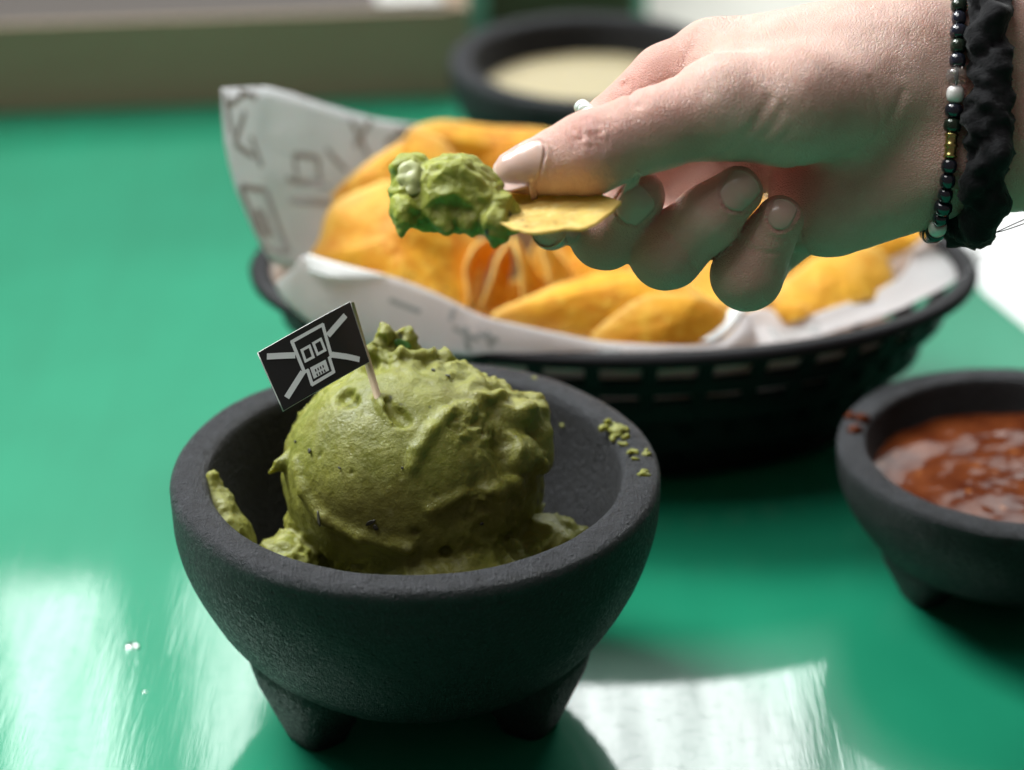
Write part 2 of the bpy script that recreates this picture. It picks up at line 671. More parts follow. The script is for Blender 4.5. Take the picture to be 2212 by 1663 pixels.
# ------------------------------------------------------------------ molcajete bowls
def bowl(name, c, R, H, label, group, feet, seed):
    root = empty(name, (*c, 0), label, "bowl", group)
    k, hz = R / 6.5, H / 7.1
    prof = [(0.0, 1.25), (1.6, 1.25), (2.8, 1.29), (3.7, 1.48), (4.5, 1.95), (5.18, 2.7), (5.76, 3.65), (6.18, 4.6), (6.42, 5.5), (6.49, 6.25),
            (6.5, 6.6), (6.49, 6.85), (6.38, 7.02), (6.18, 7.1), (5.9, 7.11), (5.66, 7.06), (5.5, 6.92), (5.42, 6.65), (5.3, 6.1),
            (5.0, 5.0), (4.5, 3.9), (3.8, 3.0), (2.9, 2.4), (1.6, 2.1), (0.0, 2.02)]
    pr_ = catmull([(a * k, b * hz) for a, b in prof], 90)
    pr_[:, 0] = np.maximum(pr_[:, 0], 0.0005)
    v, f = lathe((*c, 0), pr_, 160, 0.05, seed)
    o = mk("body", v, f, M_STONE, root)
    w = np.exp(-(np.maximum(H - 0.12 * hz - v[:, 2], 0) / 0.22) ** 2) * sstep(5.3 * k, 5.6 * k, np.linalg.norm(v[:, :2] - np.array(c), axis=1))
    at = o.data.attributes.new("rim_lit_tone", 'FLOAT', 'POINT')
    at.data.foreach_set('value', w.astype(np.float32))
    for a in feet:
        a = math.radians(a)
        d = np.array([math.cos(a), math.sin(a), 0])
        s = np.array([-d[1], d[0], 0])
        rings = []
        # tapered stub: wide where it meets the body, narrow on the table
        for z, off, rr, rs in ((2.5, 3.1, 1.65, 2.1), (2.05, 3.3, 1.5, 1.9), (1.55, 3.45, 1.27, 1.6), (1.0, 3.52, 1.0, 1.28), (0.45, 3.52, .8, .98), (0.06, 3.5, .68, .80), (0.0, 3.5, .62, .74)):
            th = np.linspace(0, 2 * np.pi, 28, endpoint=False)
            cx, sx = np.cos(th), np.sin(th)
            sq = lambda q: np.sign(q) * np.abs(q) ** 0.58
            rings.append(np.array([*c, 0]) + np.outer(sq(cx) * rr * k + off * k, d) + np.outer(sq(sx) * rs * k, s) + np.array([0, 0, z * hz]))
        rings = np.array(rings).reshape(-1, 3)
        ff = [tuple(q) for q in gridf(7, 28, False, True)] + [tuple(6 * 28 + i for i in range(28))]
        mk("foot", rings, ff, M_STONE, root)
    return root


BOWL_GRP = "black stone bowls on legs"
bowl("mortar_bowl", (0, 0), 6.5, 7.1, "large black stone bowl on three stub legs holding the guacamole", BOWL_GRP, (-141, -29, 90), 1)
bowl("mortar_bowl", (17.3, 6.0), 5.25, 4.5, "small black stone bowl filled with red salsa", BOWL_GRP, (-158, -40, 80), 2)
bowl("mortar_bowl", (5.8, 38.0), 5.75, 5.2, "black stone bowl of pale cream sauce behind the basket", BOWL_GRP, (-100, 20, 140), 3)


def disc(c, R, amp, sc, seed, rings=40, n=96, dome=0.0):
    v = [np.array([[0, 0, 0.0]])]
    for i in range(1, rings + 1):
        r = R * i / rings
        th = np.linspace(0, 2 * np.pi, n, endpoint=False)
        v.append(np.stack([np.cos(th) * r, np.sin(th) * r, np.zeros(n)], 1))
    v = np.concatenate(v)
    rr = np.linalg.norm(v[:, :2], axis=1) / R
    v[:, 2] += amp * fbm(v * sc + seed, 4, seed) + dome * (1 - rr ** 2)
    f = [(0, 1 + j, 1 + (j + 1) % n) for j in range(n)]
    for i in range(rings - 1):
        for j in range(n):
            a = 1 + i * n
            f.append((a + j, a + n + j, a + n + (j + 1) % n, a + (j + 1) % n))
    return v + np.array(c), f


v, f = disc((17.3, 6.0, 3.4), 4.22, 0.12, 0.5, 5)
tag(mk("salsa", v, f, M_SALSA), "wet chunky red-brown salsa in the small bowl at the right", "salsa")
v, f = disc((5.8, 38.0, 3.75), 4.45, 0.05, 0.6, 9)
tag(mk("cream_sauce", v, f, NT("cream_sauce_mat").set(col=(0.56, 0.48, 0.29), rough=0.4, sss=0.2, sssr=(1, .8, .4), ssss=0.004).m),
    "smooth pale yellow sauce in the far black bowl", "sauce")


# ------------------------------------------------------------------ guacamole in the big bowl
SCOOP = np.array([-0.12, 0.2, 6.7])


def guac_base(P):
    d = ell(P, SCOOP, (3.42, 3.2, 3.05))
    d = smin(d, ell(P, (1.45, 0.35, 6.75), (1.85, 1.95, 2.5)), 0.5)
    d = smin(d, ell(P, (2.15, 0.4, 7.75), (1.25, 1.3, 1.25)), 0.35)             # squared top right of the scoop
    d = -smin(-d, ell(P, (3.75, -1.0, 5.75), (0.75, 1.2, 0.5)), 0.15)           # undercut at the lower right
    d = smin(d, ell(P, (-0.2, -0.2, 3.4), (4.0, 3.9, 1.6)), 0.3)              # mass in the bottom of the bowl
    d = smin(d, ell(P, (0.9, -1.9, 4.6), (2.4, 1.9, 1.4)), 0.4)
    d = smin(d, ell(P, (3.45, -0.95, 4.85), (1.15, 1.0, 1.15)), 0.08)           # lump right
    d = smin(d, ell(P, (-3.3, -1.4, 4.7), (0.9, 1.0, 0.95)), 0.25)             # lump left
    d = smin(d, ell(P, (-3.0, -0.3, 5.4), (0.5, 0.7, 0.6)), 0.2)
    # peaks at the back of the top
    d = smin(d, cone(P, (-0.75, 1.4, 8.9), (-0.85, 1.75, 10.35), 0.62, 0.2), 0.25)
    d = smin(d, cone(P, (-0.3, 1.7, 9.0), (-0.35, 1.9, 10.1), 0.5, 0.2), 0.15)
    d = smin(d, cone(P, (-0.3, 1.7, 9.35), (1.1, 1.9, 8.9), 0.34, 0.3), 0.25)
    d = smin(d, cone(P, (-0.9, 1.3, 9.4), (-1.2, 1.2, 9.85), 0.35, 0.12), 0.15)
    return d


GS = [lambda P: guac_base(P)]


def on_guac(px, py, f=None):
    r = ray(px, py)
    return trace(f or guac_base, CAM, r, 120, 55.0)


def ridge_pts(pts):
    return [q for q in (on_guac(*p) for p in pts) if q is not None]


RIDGES = []
for pts, r0, r1 in (
        (((1010, 878), (965, 893), (930, 930), (902, 972), (890, 1008)), 0.13, 0.10),
        (((1075, 862), (1098, 900), (1108, 950), (1100, 1000)), 0.16, 0.10),
        (((845, 780), (905, 778), (965, 785), (1030, 800), (1085, 812), (1128, 836)), 0.17, 0.16),
        (((1128, 836), (1150, 880), (1158, 940), (1160, 990)), 0.28, 0.26),
        (((1010, 878), (1050, 855), (1075, 862)), 0.12, 0.12),
        (((640, 1000), (655, 1060), (700, 1120), (780, 1160), (880, 1180)), 0.10, 0.14),
        (((930, 1100), (990, 1075), (1060, 1060), (1110, 1040)), 0.10, 0.12),
        (((820, 860), (828, 880), (850, 905)), 0.10, 0.07)):
    q = ridge_pts(pts)
    for a, b in zip(q[:-1], q[1:]):
        RIDGES.append((a, b, r0 * 1.4, r1 * 1.4))
HOLES = [(on_guac(745, 852), 0.27), (on_guac(760, 866), 0.24), (on_guac(735, 868), 0.15), (on_guac(846, 884), 0.2), (on_guac(858, 895), 0.25), (on_guac(872, 908), 0.24),
         (on_guac(838, 868), 0.14), (on_guac(960, 1190), 0.22), (on_guac(1100, 1160), 0.2), (on_guac(650, 905), 0.05), (on_guac(1010, 1120), 0.14),
         (on_guac(895, 1150), 0.13), (on_guac(1060, 900), 0.1)]
HOLES = [h for h in HOLES if h[0] is not None]
tipR = on_guac(1130, 838)
SPIKES = [(tipR, atd(1168, 838, 67.4), 0.42, 0.03), (on_guac(1120, 980), atd(1178, 1004, 67.2), 0.55, 0.07), (on_guac(1130, 900), atd(1166, 925, 67.3), 0.5, 0.2)]
S0 = on_guac(620, 985)
if S0 is not None:
    for p in ((588, 995), (573, 1030), (578, 1018)):
        SPIKES.append((S0 + np.array([0.05, 0, -0.1]), atd(p[0], p[1], 67.2), 0.16, 0.015))
SPIKES = [s for s in SPIKES if s[0] is not None]


def guac_sdf(P):
    d = guac_base(P)
    for a, b, r0, r1 in RIDGES:
        d = smin(d, cone(P, a, b, r0, r1), 0.16)
    for a, b, r0, r1 in SPIKES:
        d = smin(d, cone(P, a, b, r0, r1), 0.2)
    for c, r in HOLES:
        d = -smin(-d, np.linalg.norm(P - c, axis=1) - r, 0.05)
    return d


def build_guac():
    v, F = polymesh(guac_sdf, (-4.9, -4.8, 2.0), (4.9, 4.4, 11.9), 0.07)
    v = relax(v, F, 2)
    n = vnormals(v, F)
    d = v - SCOOP
    u = d / np.linalg.norm(d, axis=1, keepdims=True)
    # smooth cap where the scoop's cup slid over it: front left
    smooth = sstep(0.25, 0.75, u @ (np.array([-0.50, -0.72, 0.40]) / np.linalg.norm([-0.60, -0.62, 0.42])))
    smooth = smooth * sstep(4.6, 5.8, v[:, 2])
    rough = 1 - smooth
    big = fbm(v * 0.75, 3, 3) * 0.15
    w = v + np.stack([fbm(v * 0.7 + 9 * k, 2, 50 + k) for k in range(3)], 1) * 0.55
    fold = np.abs(perlin(w * np.array([1.25, 1.25, 0.55]), 11)) * 2.0          # long pulled folds running down the side
    fine = fbm(v * 5.0, 3, 21)
    patchy = sstep(-0.15, 0.35, fbm(v * 0.8 + 4, 2, 71))                        # torn places between smooth ones
    tear = ridged(w * 2.1, 2, 13) - 0.9
    disp = big * (0.4 + 0.6 * rough) + rough * (-0.22 * (fold - 0.4) + patchy * (0.15 * tear + 0.04 * fine)) + 0.010 * fine
    edge = sstep(8.0, 9.2, v[:, 2]) * sstep(-0.3, 1.2, v[:, 1])
    disp = disp + edge * (0.15 * fbm(v * 3.0, 2, 31) + 0.08 * (ridged(v * 2.2, 2, 35) - 0.9))
    low = 1 - sstep(4.8, 6.2, v[:, 2])
    disp = disp + low * (0.20 * fbm(v * 1.7, 3, 41) + 0.12 * tear - 0.16 * sstep(0.3, 0.12, worley(v * 1.5, 91)))
    skirt = sstep(4.4, 5.0, v[:, 2]) * (1 - sstep(5.2, 6.2, v[:, 2]))
    disp = disp + skirt * 0.07 * tear
    pits = -0.045 * sstep(0.12, 0.05, worley(v * 1.3 + 0.25 * fbm(v * 2, 2, 5)[:, None], 77))
    v = v + n * (disp + pits)[:, None]
    # stay inside the bowl wall
    r = np.linalg.norm(v[:, :2], axis=1)
    zz = np.array([2.02, 2.4, 3.0, 3.9, 5.0, 6.1, 7.0])
    rr = np.array([1.6, 2.9, 3.8, 4.5, 5.0, 5.3, 5.45])
    lim = np.where(v[:, 2] < 7, np.interp(v[:, 2], zz, rr) - 0.06, 9)
    s = np.minimum(1, lim / np.maximum(r, 1e-6))
    v[:, :2] *= s[:, None]
    g = mk("guacamole", v, F, M_GUAC, loc=(0, 0, 2.2))
    tag(g, "mound of green guacamole scooped into the large black bowl", "guacamole")
    return g


GUAC = build_guac()


def blob(name, pts, seed, amp, mat, parent=None, h=0.05, k=0.15, freq=3.0, loc=None):
    pts = [(np.asarray(a, float), np.asarray(b, float), ra, rb) for a, b, ra, rb in pts]

    def f(P):
        d = None
        for a, b, ra, rb in pts:
            q = cone(P, a, b, ra, rb)
            d = q if d is None else smin(d, q, k)
        return d
    allp = np.array([p for a, b, ra, rb in pts for p in (a, b)])
    R = max(max(ra, rb) for _, _, ra, rb in pts) + 0.3
    v, F = polymesh(f, allp.min(0) - R, allp.max(0) + R, h)
    v = relax(v, F, 1)
    n = vnormals(v, F)
    v = v + n * (amp * fbm(v * freq, 3, seed) + amp * 0.7 * (ridged(v * freq * 0.8, 2, seed + 9) - 0.8))[:, None]
    return mk(name, v, F, mat, parent, loc)


def bowl_wall(deg, z):
    r = np.interp(z, [2.02, 2.4, 3.0, 3.9, 5.0, 6.1, 7.0], [1.6, 2.9, 3.8, 4.5, 5.0, 5.3, 5.45]) - 0.08
    return np.array([math.cos(math.radians(deg)) * r, math.sin(math.radians(deg)) * r, z])


# smear on the inner wall of the bowl, left
SM = [bowl_wall(a, z) for a, z in ((184, 6.9), (189, 6.3), (196, 5.7), (203, 5.0), (194, 5.1), (206, 4.4), (181, 6.95))]
o = blob("guacamole_smear", [(SM[0], SM[1], 0.14, 0.34), (SM[1], SM[2], 0.46, 0.62), (SM[2], SM[3], 0.62, 0.56), (SM[2], SM[4], 0.42, 0.42), (SM[3], SM[5], 0.5, 0.3), (SM[6], SM[0], 0.05, 0.12)], 4, 0.10, M_GUAC, freq=1.8)
tag(o, "pale guacamole smear stuck on the left inner wall of the large bowl", "guacamole smear", "guacamole smears on the large bowl")
rng = random.Random(4)
CRUMBS = ["topmost guacamole crumb of the cluster on the right rim of the large bowl", "second crumb down in the cluster on the right rim of the large bowl",
          "crumb at the outer right of the cluster on the large bowl's rim", "crumb at the inner left of the cluster on the large bowl's rim",
          "crumb just below the rim cluster, left of two side by side", "crumb just below the rim cluster, right of two side by side at the outer edge",
          "lowest lone green crumb on the right rim of the large bowl", "smallest crumb at the bottom of the cluster on the right rim",
          "left of two faint specks on the back inner wall of the large bowl", "right of two faint specks on the back inner wall of the large bowl",
          "small green crumb on the back rim of the large bowl near the basket", "small crumb squeezed between the pair below the rim cluster"]
BITS = [(1318, 918, .2), (1335, 930, .22), (1352, 943, .16), (1330, 945, .15), (1368, 978, .16), (1402, 978, .15), (1376, 1022, .19), (1345, 962, .10), (1180, 912, .08), (1212, 918, .08), (1150, 818, .10), (1372, 990, .08)]


def bowl_surface(P):
    zz = np.array([3.9, 5.0, 6.1, 6.65, 6.92, 7.06])
    rr = np.array([4.5, 5.0, 5.3, 5.42, 5.5, 5.66])
    r = np.linalg.norm(P[:, :2], axis=1)
    inn = (np.interp(P[:, 2], zz, rr) - r) * 0.8          # >0 inside the cavity
    top = P[:, 2] - 7.11
    out = r - 6.5
    return np.maximum(np.maximum(top, out), -np.where(top < 0, np.where(r < 6, -(-inn), -9), 9)) if False else np.maximum(np.maximum(top, out), inn)


for k, (px, py, r) in enumerate(BITS):
    p = trace(bowl_surface, CAM, ray(px, py), 120, 55)
    pts = []
    for j in range(3):
        q = p + np.array([rng.uniform(-1, 1) * r, rng.uniform(-1, 1) * r * 0.7, rng.uniform(-.2, .25) * r])
        q2 = q + np.array([rng.uniform(-1, 1) * r, rng.uniform(-.6, .6) * r, 0])
        pts.append((q, q2, r * rng.uniform(.35, .6), r * rng.uniform(.25, .5)))
    o = blob("guacamole_crumb", pts, 20 + k, 0.03, M_GUAC, h=0.04, k=0.08, freq=5)
    tag(o, CRUMBS[k], "guacamole crumb", "guacamole crumbs on the large bowl")

# bits in the guacamole: onion, herb leaf
def patch(name, px, py, w, h, rot, mat, parent, f, lift=0.03, thick=0.05, n=7, seed=0, rag=0.04):
    p = trace(f, CAM, ray(px, py), 120, 55)
    if p is None:
        return None
    e = 0.03
    g = np.array([f((p + np.eye(3)[i] * e)[None])[0] - f((p - np.eye(3)[i] * e)[None])[0] for i in range(3)])
    g /= np.linalg.norm(g)
    a = RT - g * (RT @ g)
    a /= np.linalg.norm(a)
    b = np.cross(g, a)
    c, s = math.cos(rot), math.sin(rot)
    a, b = a * c + b * s, b * c - a * s
    v, n2 = [], n
    for i in range(n):
        for j in range(n):
            x, y = 2 * i / (n - 1) - 1, 2 * j / (n - 1) - 1
            x, y = x * math.sqrt(1 - y * y / 2), y * math.sqrt(1 - x * x / 2)
            v.append(p + a * x * w / 2 + b * y * h / 2 + g * (lift - 0.25 * (x * x * w * w + y * y * h * h) * 0.12))
    v = np.array(v)
    v += np.stack([fbm(v * 3 + 5 * k, 2, seed + k) for k in range(3)], 1) * rag
    o = mk(name, v, gridf(n, n), mat, parent)
    solid(o, thick, 0)
    return o


for k, (px, py, w, h, rot) in enumerate(((592, 1128, .55, .95, .5), (1160, 1100, .4, .5, .2), (868, 745, .22, .5, 1.2))):
    patch("herb_leaf" if k != 1 else "onion_piece", px, py, w, h, rot, M_LEAF if k != 1 else M_ONION, GUAC, guac_sdf, 0.12, 0.05, seed=k)
for k, (px, py, w, h, rot) in enumerate(((670, 975, .09, .16, .3), (935, 800, .08, .13, .9), (965, 812, .13, .08, 0), (690, 1120, .07, .4, .2), (800, 1128, .3, .1, .6), (812, 1138, .12, .16, .3), (640, 955, .07, .07, 0), (735, 1010, .05, .1, .8), (870, 1010, .06, .06, 0), (1040, 1130, .1, .07, 0))):
    patch("dark_fleck", px, py, w, h, rot, simple("pepper_skin", (0.05, 0.05, 0.035), 0.5), GUAC, guac_sdf, 0.03, 0.04, 5, seed=k)


# ------------------------------------------------------------------ flag pick
def build_flag():
    base = on_guac(818, 866)
    dB = (base - CAM) @ FW
    dT = dB + 0.25
    s_lo = atd(821, 878, dB)
    s_lo = base + (base - atd(755, 648, dT)) / np.linalg.norm(base - atd(755, 648, dT)) * 0.6
    s_hi = atd(757, 655, dT)
    root = empty("flag_pick", base, "toothpick with small black skull flag stuck in the guacamole", "flag")
    v, f = tube([s_lo, s_lo * .5 + s_hi * .5, s_hi], 0.1, 10)
    mk("stick", v, f, NT("birch_wood").set(col=(0.56, 0.43, 0.28), rough=0.6).m, root)
    # flag sheet, wrapped round the stick at its right edge
    TL, TR, BR, BL = atd(555, 762, dB - 1.15), atd(757, 650, dT - 0.13), atd(799, 781, dB - 0.13), atd(611, 889, dB - 1.35)

    def S(u, v, lift=0.0):
        p = TL * (1 - u) * (1 - v) + TR * u * (1 - v) + BR * u * v + BL * (1 - u) * v
        n = np.cross(TR - TL, BL - TL)
        n /= np.linalg.norm(n)
        if n @ FW > 0:
            n = -n
        return p + n * (lift + 0.10 * math.sin(math.pi * min(1, max(0, u))) - 0.05 * max(0, u - .85) / .15)
    N, Mv = 20, 8
    vs = np.array([S(i / (N - 1), j / (Mv - 1)) for i in range(N) for j in range(Mv)])
    o = mk("flag", vs, gridf(N, Mv), simple("flag_card", (0.62, 0.62, 0.60), 0.55), root)
    solid(o, 0.03, 0)
    vs = np.array([S(0.006 + 0.99 * i / (N - 1), 0.008 + 0.985 * j / (Mv - 1), 0.024) for i in range(N) for j in range(Mv)])
    mk("flag_print", vs, gridf(N, Mv), simple("black_print", (0.006, 0.007, 0.0075), 0.45), root)
    A = np.array([[1265, 355], [-700, 795]])
    Ai = np.linalg.inv(A)

    def Z(x, y, lift):
        u, w = Ai @ np.array([x - 150, y - 785])
        return S(u, w, lift)
    parts = []

    def quad(pts, lift, n=8):
        a, b, c, d = [np.array(p, float) for p in pts]
        vv = []
        for i in range(n + 1):
            t = i / n
            for p in (a + (b - a) * t, d + (c - d) * t):
                vv.append(Z(p[0], p[1], lift))
        return np.array(vv), [(2 * i, 2 * i + 2, 2 * i + 3, 2 * i + 1) for i in range(n)]

    def stroke(p, q, w, lift=0.036):
        p, q = np.array(p, float), np.array(q, float)
        d = (q - p) / np.linalg.norm(q - p)
        m = np.array([-d[1], d[0]]) * w / 2
        return quad((p + m, q + m, q - m, p - m), lift)
    W = 46
    lft = [0.030]

    def add(p, q, w):
        lft[0] += 0.0011
        parts.append(stroke(p, q, w, lft[0]))
    add((592, 662), (1032, 420), W)
    add((1018, 412), (1172, 850), W)
    add((600, 645), (795, 1075), W)
    add((1185, 832), (1125, 880), 40)
    add((790, 1062), (850, 1032), 40)
    add((1140, 868), (1216, 1066), W)
    add((1222, 1046), (890, 1236), W)
    add((905, 1236), (832, 1030), W)
    add((550, 1400), (768, 1060), 80)
    add((1350, 285), (1105, 570), 80)
    add((275, 845), (655, 838), 82)
    add((1175, 825), (1400, 842), 78)
    add((1395, 842), (1600, 868), 76)
    # eyes: hollow rectangles
    for (a, b, c, d) in (((742, 772), (848, 716), (908, 862), (800, 918)), ((900, 680), (1002, 622), (1072, 768), (966, 826))):
        for p, q in ((a, b), (b, c), (c, d), (d, a)):
            p, q = np.array(p, float), np.array(q, float)
            e = (q - p) / np.linalg.norm(q - p) * 17
            add(p - e, q + e, 36)
    mk("emblem", *join(parts), simple("white_print", (0.66, 0.70, 0.70), 0.5), root)
    mk("teeth_plate", *quad(((866, 1005), (1085, 893), (1142, 1035), (925, 1152)), 0.040), bpy.data.materials["white_print"], root)
    sq = []
    o0, U, V = np.array([930, 1028.]), np.array([128, -66.]), np.array([26, 62.])
    for r in range(2):
        for c in range(4):
            p = o0 + U * (c / 3.6) + V * (r * 0.95)
            a, b = U * 0.13, V * 0.55
            sq.append(quad((p, p + a, p + a + b, p + b), 0.050, 2))
    mk("tooth_print", *join(sq), bpy.data.materials["black_print"], root)


build_flag()


# ------------------------------------------------------------------ basket
BC = np.array([5.85, 16.3, 0.0])


def bell(t):
    """semi-axes of the basket wall at height fraction t (0 table, 1 rim)"""
    e = t ** 0.8
    return 7.6 + 3.75 * e, 4.0 + 2.9 * e


def bpt(th, t, z=None, off=0.0):
    a, b = bell(t)
    return BC + np.array([(a + off) * math.cos(th), (b + off) * math.sin(th), 0.25 + 5.2 * t if z is None else z])


def build_basket():
    root = empty("chip_basket", BC, "black plastic openwork oval basket lined with printed paper", "basket")
    n = 120
    ths = np.linspace(0, 2 * np.pi, n, endpoint=False)
    # rolled rim
    sec = [(0.0, 5.36), (0.25, 5.37), (0.42, 5.46), (0.46, 5.64), (0.36, 5.8), (0.1, 5.86), (-0.15, 5.8), (-0.25, 5.6), (-0.18, 5.42)]
    v = np.array([bpt(th, 1, z, o) for th in ths for o, z in sec])
    mk("rim", v, gridf(n, len(sec), True, True), M_PLASTIC, root)
    for t, hh in ((0.80, 0.28), (0.59, 0.40), (0.34, 0.55), (0.10, 0.45)):
        z = 0.25 + 5.2 * t
        sec = [(0.09, z - hh), (0.09, z + hh), (-0.09, z + hh), (-0.09, z - hh)]
        v = np.array([bpt(th, t, zz, o) for th in ths for o, zz in sec])
        bevel(mk("hoop", v, gridf(n, 4, True, True), M_PLASTIC, root, smooth=False), 0.04)
    v = [BC + np.array([0, 0, 0.32])]
    v += [bpt(th, 0, 0.32, 0.1) for th in ths] + [bpt(th, 0, 0.0, 0.0) for th in ths] + [BC + np.array([0, 0, 0.0])]
    f = [(0, 1 + i, 1 + (i + 1) % n) for i in range(n)]
    f += [(1 + i, 1 + n + i, 1 + n + (i + 1) % n, 1 + (i + 1) % n) for i in range(n)]
    f += [(1 + 2 * n, 1 + n + (i + 1) % n, 1 + n + i) for i in range(n)]
    mk("base", v, f, M_PLASTIC, root, smooth=False)
    for i in range(40):
        th = 2 * math.pi * (i + 0.5) / 40
        rows = []
        for k in range(7):
            t = k / 6 * 1.0
            a, b = bell(t)
            tang = np.array([-a * math.sin(th), b * math.cos(th), 0])
            tang /= np.linalg.norm(tang)
            nn = np.array([tang[1], -tang[0], 0])
            p = bpt(th, t)
            for x, y in ((-.23, .07), (.23, .07), (.23, -.07), (-.23, -.07)):
                rows.append(p + tang * x + nn * y)
        ff = [tuple(q) for q in gridf(7, 4, False, True)] + [(0, 1, 2, 3), (24, 27, 26, 25)]
        mk("rib", np.array(rows), ff, M_PLASTIC, root, smooth=False)


build_basket()


# ------------------------------------------------------------------ paper liners
def coons(top, bot, nu=40, nv=14, bul=(0, 0, 0), amp=0.08, seed=0):
    a, b = catmull(top, nu), catmull(bot, nu)
    v = []
    for i in range(nu):
        for j in range(nv):
            t = j / (nv - 1)
            v.append(a[i] * (1 - t) + b[i] * t + np.array(bul) * 4 * t * (1 - t))
    v = np.array(v)
    v = v + np.stack([fbm(v * 0.5 + 9 * k, 3, seed + k) for k in range(3)], 1) * amp
    v = v + np.array([0.3, -0.8, 0.5]) * (amp * 0.9 * (ridged(v * 0.45, 2, seed + 20) - 0.9))[:, None]
    return v, nu, nv


def surf(v, nu, nv, u, w):
    x, y = u * (nu - 1), w * (nv - 1)
    i, j = min(int(x), nu - 2), min(int(y), nv - 2)
    fx, fy = x - i, y - j
    g = v.reshape(nu, nv, 3)
    p = g[i, j] * (1 - fx) * (1 - fy) + g[i + 1, j] * fx * (1 - fy) + g[i + 1, j + 1] * fx * fy + g[i, j + 1] * (1 - fx) * fy
    n = np.cross(g[i + 1, j] - g[i, j], g[i, j + 1] - g[i, j])
    n /= np.linalg.norm(n)
    if n @ (p - CAM) > 0:
        n = -n
    return p, n


def marks(grid, strokes, parent, w=0.16):
    v, nu, nv = grid
    parts = []
    for (u0, v0, u1, v1) in strokes:
        pts, m = [], 8
        for k in range(m + 1):
            t = k / m
            p, n = surf(v, nu, nv, min(max(u0 + (u1 - u0) * t, 0), 1), min(max(v0 + (v1 - v0) * t, 0), 1))
            pts.append((p + n * 0.03, n))
        vv = []
        for k in range(m + 1):
            d = pts[min(k + 1, m)][0] - pts[max(k - 1, 0)][0]
            s = np.cross(d, pts[k][1])
            s /= np.linalg.norm(s)
            vv += [pts[k][0] + s * w / 2, pts[k][0] - s * w / 2]
        mk("printed_mark", np.array(vv), [(2 * k, 2 * k + 2, 2 * k + 3, 2 * k + 1) for k in range(m)], M_PRINT, parent)


def box_marks(u, w, du, dw):
    return [(u, w, u + du, w), (u, w + dw, u + du, w + dw), (u, w, u, w + dw), (u + du, w, u + du, w + dw)]


